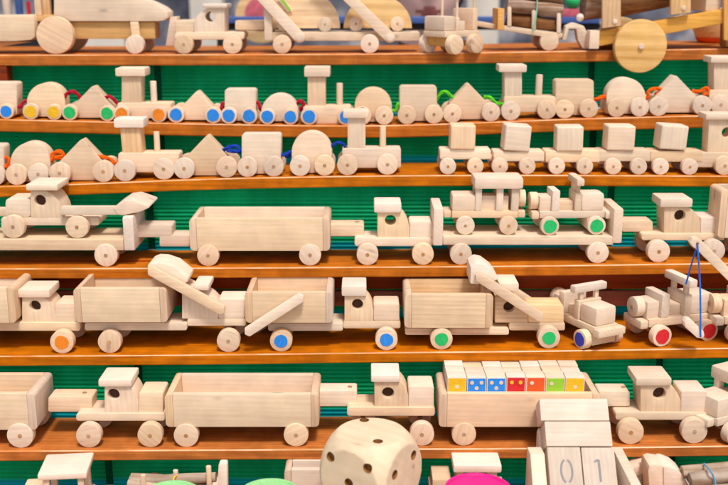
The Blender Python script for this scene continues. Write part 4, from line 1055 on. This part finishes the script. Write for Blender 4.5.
# forklift, three-quarter view
t = Toy(1, 436, 'toy_forklift', 'wooden vehicle with tall thin poles turned to viewer on top shelf', 'toy forklift', 22, yaw=0.72 + PI)
q = 1
for xx in (-14, 15):
    for yy, fl in ((0, False), (36, True)):
        t.wheel_at(xx * t.u, yy * t.u, 9.3 * t.u, 9.3, 7.5, None, flip=fl)
    t.part('axle', bm_cyl(2.5 * t.u, 7 * t.u, 37 * t.u, 0, 12, cx=xx * t.u, cz=9.3 * t.u), WARM)
t.lbox('axle_block', 10, 20, 8, 36, 8, 16, WARM); t.lbox('chassis', -24, 25, 7, 37, 16, 22, WX)
t.lbox('bonnet', 10, 25, 8, 36, 22, 36, WX, 2.2); t.lbox('rib', 4, 8.5, 8, 36, 22, 34.5, BRIGHTY, .8); t.lbox('seat', -6, 2, 10, 34, 22, 31, WX); t.lbox('seat_back', -22, -15, 8, 36, 22, 43, WY, 1.6)
for xx, yy in ((4, 12), (4, 32), (-18, 34)):
    bm = bm_cyl(1.4 * t.u, 22 * t.u, 110 * t.u, 0, 12)
    for v in bm.verts: v.co = Vector((v.co.x + xx * t.u, v.co.z + yy * t.u, v.co.y))
    t.part('pole', bm, WZ)
t = None
t = Toy(1, 520, 'log_trailer', 'tilted wooden trailer stacked with barked logs on top shelf', 'toy trailer', 10, D=52)
t.prism('bed', [(503, 25.5), (563, 33.5), (562.5, 37.5), (556, 39), (504, 30.5)], 4, 46, WX, .9)
t.prism('front_board', [(498, 8.5), (504.5, 8.5), (504, 30.3), (497.5, 30)], 3, 47, WARM, .8)
t.prism('tongue', [(468, 19.5), (497.5, 24.5), (497.3, 29.5), (468, 25)], 18, 34, WX, .8)
t.wheels(549.5, 9.3, 52, 9, hub=False)
for x, y0, y1 in ((509.5, 6.5, 26.3), (534, 10, 29.5), (559, 13, 33)):
    for d0 in (3.4, 43): t.prism('stake', [(x - 2, y1), (x - 2, y0 + 1), (x, y0), (x + 2, y0 + 1), (x + 2, y1)], d0, d0 + 3.5, WZ, .5)
def logs(t, items, m):
    for (x0, y0, x1, y1, dd, r, mm) in items:
        a = t.pt(x0, y0, dd); b = t.pt(x1, y1, dd); A = Vector((a[0], t.d(dd), a[1])); B = Vector((b[0], t.d(dd), b[1])); ph = random.uniform(0, 6)
        t.part('log', bm_tube([A, A.lerp(B, .33), A.lerp(B, .66), B], lambda f: t.d(r) * (1 + .04 * math.sin(11 * f + ph)), 18), mm or m)
logs(t, [(507, 18.5, 560, 25.5, 15, 6.8, BARKB), (507, 18.5, 560, 25.5, 34, 6.8, BARKB), (507, 5, 562, 11.5, 12, 6.8, BARK), (507, 5, 562, 11.5, 27, 6.8, BARK), (508, -7, 562, 0, 22, 7, BARKB)], BARK)
P = [(t.pt(x, y, dd)[0], t.d(dd), t.pt(x, y, dd)[1]) for x, y, dd in ((533, 33, 2.2), (535.5, 20, 2.6), (537, 8, 3.8), (537.5, -8, 5))]
t.part('tie_string', bm_tube(P, t.d(.7), 6), STR_MINT)

# the big yellow cart
t = Toy(1, 660, 'toy_cannon_cart', 'large yellow pine cart with big disc wheel and sloping beam, top right', 'toy cart', -12, D=120)
bx0, bz0 = t.pt(641, 46.3, -6)
o = t.part('wheel', bm_cyl(t.d(26.3), t.d(-6), t.d(4), t.d(1.6), 64, cx=bx0, cz=bz0), PINE)
t.part('axle_pin', bm_cyl(t.d(2.8), t.d(-8.5), t.d(-5), t.d(.6), 20, cx=bx0, cz=bz0), BRIGHT, o)
t.part('axle', bm_cyl(t.d(3), t.d(4), t.d(76), 0, 16, cx=bx0, cz=bz0), WARM)
t.part('wheel', bm_cyl(t.d(26.3), t.d(76), t.d(86), t.d(1.6), 64, cx=bx0, cz=bz0), PINE)
beam = [(596, 32), (740, 6), (740, 20), (664, 34.5), (598, 46.5)]
t.prism('side_beam', beam, 6, 14, WARM, 1.0); t.prism('side_beam', beam, 64, 72, WARM, 1.0)
t.prism('foot', [(562.5, 40), (566, 26), (574, 22.5), (584, 26), (587, 32), (590, 30.5), (598, 33), (598, 48), (590, 49.3), (583, 49), (578, 40), (576.5, 29), (569, 29), (566.5, 40)], 20, 34, WX, 1.2)
t.box('front_block', 589.5, 30.5, 599.5, 49, 4.5, 19, BRIGHTY, 1.0)
for x0, x1, yb in ((602.5, 621, 28.5), (671, 691, 15)):
    u = t.prism('upright', [(x0, yb), (x0, -45), (x1, -45), (x1, yb - 2.5)], 0, 5.5, WARMZ, .9)
    x, z = t.pt(x0 + 12.5, yb - 7, 0); t.part('screw', bm_cyl(t.d(2.3), t.d(-1.5), t.d(1), t.d(.6), 18, cx=x, cz=z), BRIGHT, u)
    t.prism('upright', [(x0, yb), (x0, -45), (x1, -45), (x1, yb - 2.5)], 72.3, 78, WARMZ, .9)
t.prism('bed', [(600, 34), (738, 8.5), (738, 13), (600, 39)], 14.3, 63.7, WARM, .8)
# barrel between the uprights
x, z = t.pt(646, -6, 38); bm = bm_cyl(t.d(20), 0, t.d(78), t.d(2), 40, r2=t.d(16))
Mx = Matrix.Rotation(PI / 2, 4, 'Z')
for v in bm.verts: v.co = Vector((v.co.y - t.d(39) + x, t.d(38) + v.co.x, v.co.z + z + (v.co.y - t.d(39)) * .15))
t.part('barrel', bm, BARKB)
x, z = t.pt(596, 4, 30); bm = bm_cyl(t.d(17), 0, t.d(26), t.d(2), 40, r2=t.d(14))
for v in bm.verts: v.co = Vector((v.co.y - t.d(12) + x, t.d(38) + v.co.x, v.co.z + z))
t.part('barrel_muzzle', bm, BARK)
x, z = t.pt(580, 17.5, 27); bm = bmesh.new(); bmesh.ops.create_uvsphere(bm, u_segments=24, v_segments=16, radius=t.d(4.0)); bm.transform(Matrix.Translation((x, t.d(27), z))); t.part('knob', bm, BRIGHT)
t.box('seat_box', 707, -30, 722, 11, 10, 60, WX, 1.0); t.prism('end_post', [(724, 40), (724, 14), (724, -40), (745, -40), (745, 44)], 2, 7, WARMZ, .8)
t.prism('rear_foot', [(726, 47), (727, 20), (745, 18), (745, 48)], 20, 40, WARM, 1)
# small things behind the top shelf
bkY = 1290
def ball(px, py, r, Y, mat, name, label, cat, sc=(1, 1, 1)):
    X, Z, t = ray(px, py, Y); k = t / F
    bm = bmesh.new(); bmesh.ops.create_uvsphere(bm, u_segments=32, v_segments=20, radius=r * k * S); bm.transform(Matrix.Diagonal((*sc, 1)))
    o = link(name, mesh_from(bm, name, mat, 3)); o.location = world(X, Y, Z); return tag(o, label, cat)

# blue-edged bench behind the rack carrying the odds and ends
def wbox(px0, py0, px1, py1, Y, D, mat, name, label=None, cat=None, bev=1.5, parent=None, kind=None, zfloor=False):
    X0, _, t = ray(px0, (py0 + py1) / 2, Y); X1 = ray(px1, (py0 + py1) / 2, Y)[0]; Zt = ray(364, py0, Y)[1]; Zb = ray(364, py1, Y)[1]
    if zfloor: Zb = -EYE / S
    bm = bm_box(0, (X1 - X0) * S, 0, D * S, 0, (Zt - Zb) * S, bev * S)
    o = link(name, mesh_from(bm, name, mat), parent); o.location = world(X0, Y, Zb) - (parent.location if parent else Vector())
    if label: tag(o, label, cat, None, kind)
    return o
M_BLUEB = plain('blue_paint', (0.05, 0.12, 0.36), .5); M_BLACK = plain('black_paint', (0.006, 0.006, 0.01), .6); 
M_SLATE, nt, b = new_mat('market_canvas'); L = nt.links.new
tc = N(nt, 'ShaderNodeTexCoord'); n = N(nt, 'ShaderNodeTexNoise', Scale=5.5, Detail=3.0, Roughness=0.6); L(tc.outputs['Object'], n.inputs['Vector'])
cr = N(nt, 'ShaderNodeValToRGB'); L(n.outputs[0], cr.inputs[0]); e = cr.color_ramp.elements
e[0].position = .38; e[0].color = (.05, .055, .08, 1); e[1].position = .66; e[1].color = (.62, .58, .54, 1); k_ = e.new(.52); k_.color = (.16, .165, .21, 1)
L(cr.outputs[0], b.inputs['Base Color']); b.inputs['Roughness'].default_value = .9
M_BEIGE = plain('beige_plaster', (0.72, 0.66, 0.58), .8, .2, .15, 12)
bench = empty('blue_bench', world(0, 1405, -EYE / S), 'blue edged bench behind the top shelf', 'bench')
wbox(215, 17.2, 600, 23.5, 1403, 45, M_BLUEB, 'rail', parent=bench)
wbox(214, 23.7, 601, 30, 1407, 38, M_BLACK, 'underside_shade', parent=bench)
for px in (222, 590): wbox(px - 5, 30.2, px + 5, 60, 1412, 25, M_BLACK, 'leg', parent=bench, zfloor=True)
# stall behind
wbox(-700, -700, 1500, 60, 2300, 20, M_SLATE, 'stall_canvas', 'dark slate canvas wall behind the rack', 'canvas', zfloor=True)
for px0, px1, w in ((178, 213, 'left'), (474, 508, 'right')):
    wbox(px0, -600, px1, 60, 1900, 40, M_BEIGE, 'stall_post', 'pale beige post behind the top shelf, %s' % ('beside the truck facing left' if w == 'left' else 'beside the log trailer'), 'post', zfloor=True)
wbox(60, 37, 124, 60, 1500, 30, M_BEIGE, 'pale_crate', 'pale crate seen under the large tractor', 'crate', zfloor=True)
wbox(12, 42, 66, 56, 1450, 30, M_BLUEB, 'blue_crate', 'blue crate seen behind the tractor wheel', 'crate', zfloor=True)
# painted plates standing behind
def plate(px, py, r, Y, label, ms, name='painted_plate'):
    X, Z, t = ray(px, py, Y); k = t / F; e = empty(name, world(X, Y, Z), label, 'plate')
    link('rim', mesh_from(bm_cyl(r * k * S, 0, 6 * S, 1.5 * S, 56), 'rim', ms[0]), e)
    link('centre', mesh_from(bm_cyl(r * .62 * k * S, -1.5 * S, 0, .4 * S, 40, cx=0, cz=r * .12 * k * S), 'centre', ms[1]), e)
M_PINKP = plain('rose_paint', (0.62, 0.13, 0.17), .5, .4, .3, 90)
plate(261, 17, 26, 1490, 'round yellow plate with pink centre behind the ramp trailer', (PINE, M_PINKP))
def bowl(px, py, r, Y, label):
    X, Z, t = ray(px, py, Y); k = t / F; e = empty('painted_bowl', world(X, Y, Z), label, 'bowl')
    def seg(n, prof, m): link(n, mesh_from(bm_lathe([(a * k * S, b * k * S) for a, b in prof], 40), n, m, .8), e)
    seg('body', [(0, 18), (r, 17), (r * .96, 4), (r * .8, -4), (0, -4)], WARM)
    seg('band', [(r * .82, -4.1), (r * .7, -8), (r * .5, -10), (0, -10)], C_VERM)
bowl(713, 33, 21, 1310, 'tan bowl with red band under the big cart')
ball(573, 1.5, 8, 1425, C_GREEN, 'green_ball', 'bright green ball above the log trailer end', 'ball', (1, 1, .95))
wbox(562, 9, 590, 17.1, 1412, 26, M_PINKP, 'pink_box', 'small pink box below the green ball', 'box')
for i, (px, py0, w, m, lb) in enumerate(((8, -6, 9, BRIGHT, 'white cup behind left edge of top shelf'), (20, -3, 8, M_BLUEB, 'blue cup behind left edge of top shelf'), (29.5, 2, 4, C_RED, 'small red cup beside the tractor cab'))):
    X, Z, t = ray(px, 18, 1430); k = t / F; w *= k; h = (18 - py0) * k
    o = link('cup', mesh_from(bm_lathe([(0, 0), (w * .45 * S, 0), (w * .5 * S, h * S), (w * .44 * S, h * S), (w * .4 * S, 2 * S), (0, 2 * S)], 28), 'cup', m, .7)); o.location = world(X, 1430, Z); tag(o, lb, 'cup')
wbox(-60, 18.3, 40, 30, 1400, 60, M_BLACK, 'small_ledge', 'dark ledge carrying cups behind left edge', 'ledge', zfloor=True)
bm = bm_tube([world(ray(50, -40, 1330)[0], 1330, ray(50, -40, 1330)[1]), world(ray(52, 14, 1330)[0], 1330, ray(52, 30, 1330)[1])], 2.6 * S, 10)
tag(link('black_pole', mesh_from(bm, 'black_pole', M_BLACK)), 'thin black pole behind the tractor cab', 'pole')

# ------------------------------------------------------------------ the seller behind the rack
def person():
    Yp = 1500
    X, Z, t = ray(430, 11.5, Yp)           # mouth
    mz = EYE + Z * S; mx = X * S; my = Yp * S
    skin, nt, b = new_mat('skin'); L = nt.links.new
    tc = N(nt, 'ShaderNodeTexCoord'); n = N(nt, 'ShaderNodeTexNoise', Scale=30.0, Detail=4.0); L(tc.outputs['Object'], n.inputs['Vector'])
    cr = N(nt, 'ShaderNodeValToRGB'); L(n.outputs[0], cr.inputs[0]); cr.color_ramp.elements[0].color = (.80, .46, .40, 1); cr.color_ramp.elements[1].color = (.90, .58, .51, 1)
    L(cr.outputs[0], b.inputs['Base Color']); b.inputs['Roughness'].default_value = .5; b.inputs['Subsurface Weight'].default_value = .1; b.inputs['Subsurface Radius'].default_value = (.01, .004, .002)
    e = empty('person', (mx, my + .1, 0), 'person standing behind the rack, only mouth and chin showing', 'person')
    c = Vector((0, 0, mz + .055))          # head centre
    bm = bmesh.new(); bmesh.ops.create_uvsphere(bm, u_segments=64, v_segments=48, radius=1.0)
    for v in bm.verts:
        x, y, z = v.co
        p = Vector((x * .074, y * .094, z * .118))
        if z < 0:                          # jaw narrows to the chin
            f = -z; p.x *= 1 - .34 * f ** 1.6; p.y *= 1 - .22 * f * f
            if y < 0: p.y -= .010 * f
        if y < 0:
            w = -y
            def g(x0, z0, sx, sz): return math.exp(-((p.x - x0) / sx) ** 2 - ((p.z - z0) / sz) ** 2) * w
            p.y -= .020 * g(0, -.018, .011, .022)                 # nose
            p.y -= .006 * g(0, -.050, .020, .006) + .006 * g(0, -.061, .017, .006)   # lips
            p.y += .007 * g(0, -.0555, .024, .0022)                # mouth line
            p.y += .009 * (g(.030, .012, .014, .010) + g(-.030, .012, .014, .010))  # eye sockets
            p.y -= .006 * g(0, -.095, .018, .012)                  # chin
        v.co = p + c
    # neck, torso and arms as one skinned surface below the head
    sk = bmesh.new(); V = {}
    pts = {'pelvis': (0, .02, mz - .62), 'waist': (0, .02, mz - .45), 'chest': (0, .02, mz - .25), 'neckb': (0, .02, mz - .10), 'neckt': (0, .015, mz - .01),
           'shl': (-.17, .03, mz - .16), 'shr': (.17, .03, mz - .16), 'ell': (-.23, .05, mz - .42), 'elr': (.23, .05, mz - .42), 'wrl': (-.22, -.06, mz - .62), 'wrr': (.22, -.06, mz - .62), 'hl': (-.22, -.09, mz - .70), 'hr': (.22, -.09, mz - .70),
           'kl': (-.09, .01, mz - 1.0), 'kr': (.09, .01, mz - 1.0), 'al': (-.09, .02, .09), 'ar': (.09, .02, .09), 'tl': (-.10, -.12, .04), 'tr': (.10, -.12, .04)}
    rad = {'pelvis': .14, 'waist': .13, 'chest': .14, 'neckb': .07, 'neckt': .05, 'shl': .065, 'shr': .065, 'ell': .045, 'elr': .045, 'wrl': .03, 'wrr': .03, 'hl': .035, 'hr': .035, 'kl': .065, 'kr': .065, 'al': .045, 'ar': .045, 'tl': .035, 'tr': .035}
    names = list(pts); me = bpy.data.meshes.new('body')
    ed = [('pelvis', 'waist'), ('waist', 'chest'), ('chest', 'neckb'), ('neckb', 'neckt'), ('chest', 'shl'), ('chest', 'shr'), ('shl', 'ell'), ('shr', 'elr'), ('ell', 'wrl'), ('elr', 'wrr'), ('wrl', 'hl'), ('wrr', 'hr'), ('pelvis', 'kl'), ('pelvis', 'kr'), ('kl', 'al'), ('kr', 'ar'), ('al', 'tl'), ('ar', 'tr')]
    me.from_pydata([pts[n_] for n_ in names], [(names.index(a), names.index(b_)) for a, b_ in ed], [])
    tmp = link('tmp', me); md = tmp.modifiers.new('s', 'SKIN'); md2 = tmp.modifiers.new('u', 'SUBSURF'); md2.levels = 2
    for i, n_ in enumerate(names):
        sv = me.skin_vertices[0].data[i]; sv.radius = (rad[n_], rad[n_] * .85); sv.use_root = (n_ == 'pelvis')
    dg = bpy.context.evaluated_depsgraph_get(); bme = bpy.data.meshes.new_from_object(tmp.evaluated_get(dg))
    bpy.data.objects.remove(tmp)
    bm.from_mesh(bme)
    cloth = plain('dark_sweater', (0.05, 0.03, 0.045), .9, .1, .3, 120); lip = plain('lips', (.48, .14, .12), .4)
    bo = link('body', mesh_from(bm, 'body', [skin, cloth, lip], 3), e)
    for p in bo.data.polygons:
        z = p.center.z
        if z < mz - .075 and not (abs(p.center.x) > .18 and z < mz - .60 and z > mz - .78): p.material_index = 1
        dz = z - (mz - .0005)
        if p.center.y < -.06 and abs(p.center.x) < .026 and abs(z - (c.z - .056)) < .009 * (1 - (p.center.x / .028) ** 2): p.material_index = 2
    hm = bmesh.new(); bmesh.ops.create_uvsphere(hm, u_segments=40, v_segments=30, radius=1.0)
    for v in hm.verts:
        x, y, z = v.co; v.co = Vector((x * .082, y * .102 + .012, z * .122 + .012)) + c
    bmesh.ops.delete(hm, geom=[v for v in hm.verts if v.co.y < -.045 and v.co.z < c.z + .075 or v.co.z < c.z - .06], context='VERTS')
    link('hair', mesh_from(hm, 'hair', plain('dark_hair', (.02, .012, .01), .6), 3), e)
    for sx in (-1, 1):
        em = bmesh.new(); bmesh.ops.create_uvsphere(em, u_segments=16, v_segments=12, radius=.011); em.transform(Matrix.Translation(c + Vector((sx * .030, -.078, .012))))
        link('eye', mesh_from(em, 'eye', plain('eye_white', (.7, .7, .7), .2), 3), e)
        am = bmesh.new(); bmesh.ops.create_uvsphere(am, u_segments=16, v_segments=12, radius=1.0); am.transform(Matrix.Translation(c + Vector((sx * .077, .005, -.005))) @ Matrix.Diagonal((.009, .018, .03, 1)))
        link('ear', mesh_from(am, 'ear', skin, 3), e)
person()

# ------------------------------------------------------------------ ground
gm, nt, b = new_mat('paving'); L = nt.links.new
tc = N(nt, 'ShaderNodeTexCoord'); br = N(nt, 'ShaderNodeTexBrick', Scale=3.0); L(tc.outputs['Object'], br.inputs['Vector'])
br.inputs['Color1'].default_value = (.45, .42, .39, 1); br.inputs['Color2'].default_value = (.52, .49, .45, 1); br.inputs['Mortar'].default_value = (.16, .15, .14, 1); br.inputs['Mortar Size'].default_value = .012
L(br.outputs['Color'], b.inputs['Base Color']); b.inputs['Roughness'].default_value = .85
bm = bmesh.new(); bmesh.ops.create_grid(bm, x_segments=4, y_segments=4, size=150)
tag(link('ground', mesh_from(bm, 'ground', gm)), None, None, None, 'structure')

# ------------------------------------------------------------------ light, sky, camera
SUN_EL, SUN_AZ = math.radians(63), math.radians(16)     # azimuth measured from straight behind the camera, to the right
w = bpy.data.worlds.new('World'); scn.world = w; w.use_nodes = True
nt = w.node_tree; bg = nt.nodes['Background']
sky = nt.nodes.new('ShaderNodeTexSky'); sky.sky_type = 'NISHITA'; sky.sun_disc = False
sky.sun_elevation = SUN_EL
sd = Vector((math.sin(SUN_AZ) * math.cos(SUN_EL), -math.cos(SUN_AZ) * math.cos(SUN_EL), math.sin(SUN_EL)))
sky.sun_rotation = math.atan2(sd.x, sd.y)
sky.air_density = 1.0; sky.dust_density = 5.0; sky.ozone_density = 1.0
nt.links.new(sky.outputs[0], bg.inputs[0]); bg.inputs[1].default_value = 0.12
sl = bpy.data.lights.new('sun', 'SUN'); sl.energy = 2.6; sl.angle = math.radians(9); sl.color = (1.0, .965, .92)
so = bpy.data.objects.new('sun', sl); COL.objects.link(so); so.rotation_euler = (-sd).to_track_quat('-Z', 'Y').to_euler()

cam = bpy.data.cameras.new('camera'); co = bpy.data.objects.new('camera', cam); COL.objects.link(co); scn.camera = co
co.location = (0, 0, EYE); co.rotation_euler = (PI / 2 - PITCH, 0, 0)
cam.sensor_width = 36; cam.lens = 36 * F / 728; cam.clip_start = 0.05; cam.clip_end = 500
cam.dof.use_dof = True; cam.dof.focus_distance = 1.34; cam.dof.aperture_fstop = 3.6
scn.view_settings.view_transform = 'Standard'; scn.view_settings.look = 'None'; scn.view_settings.exposure = 0
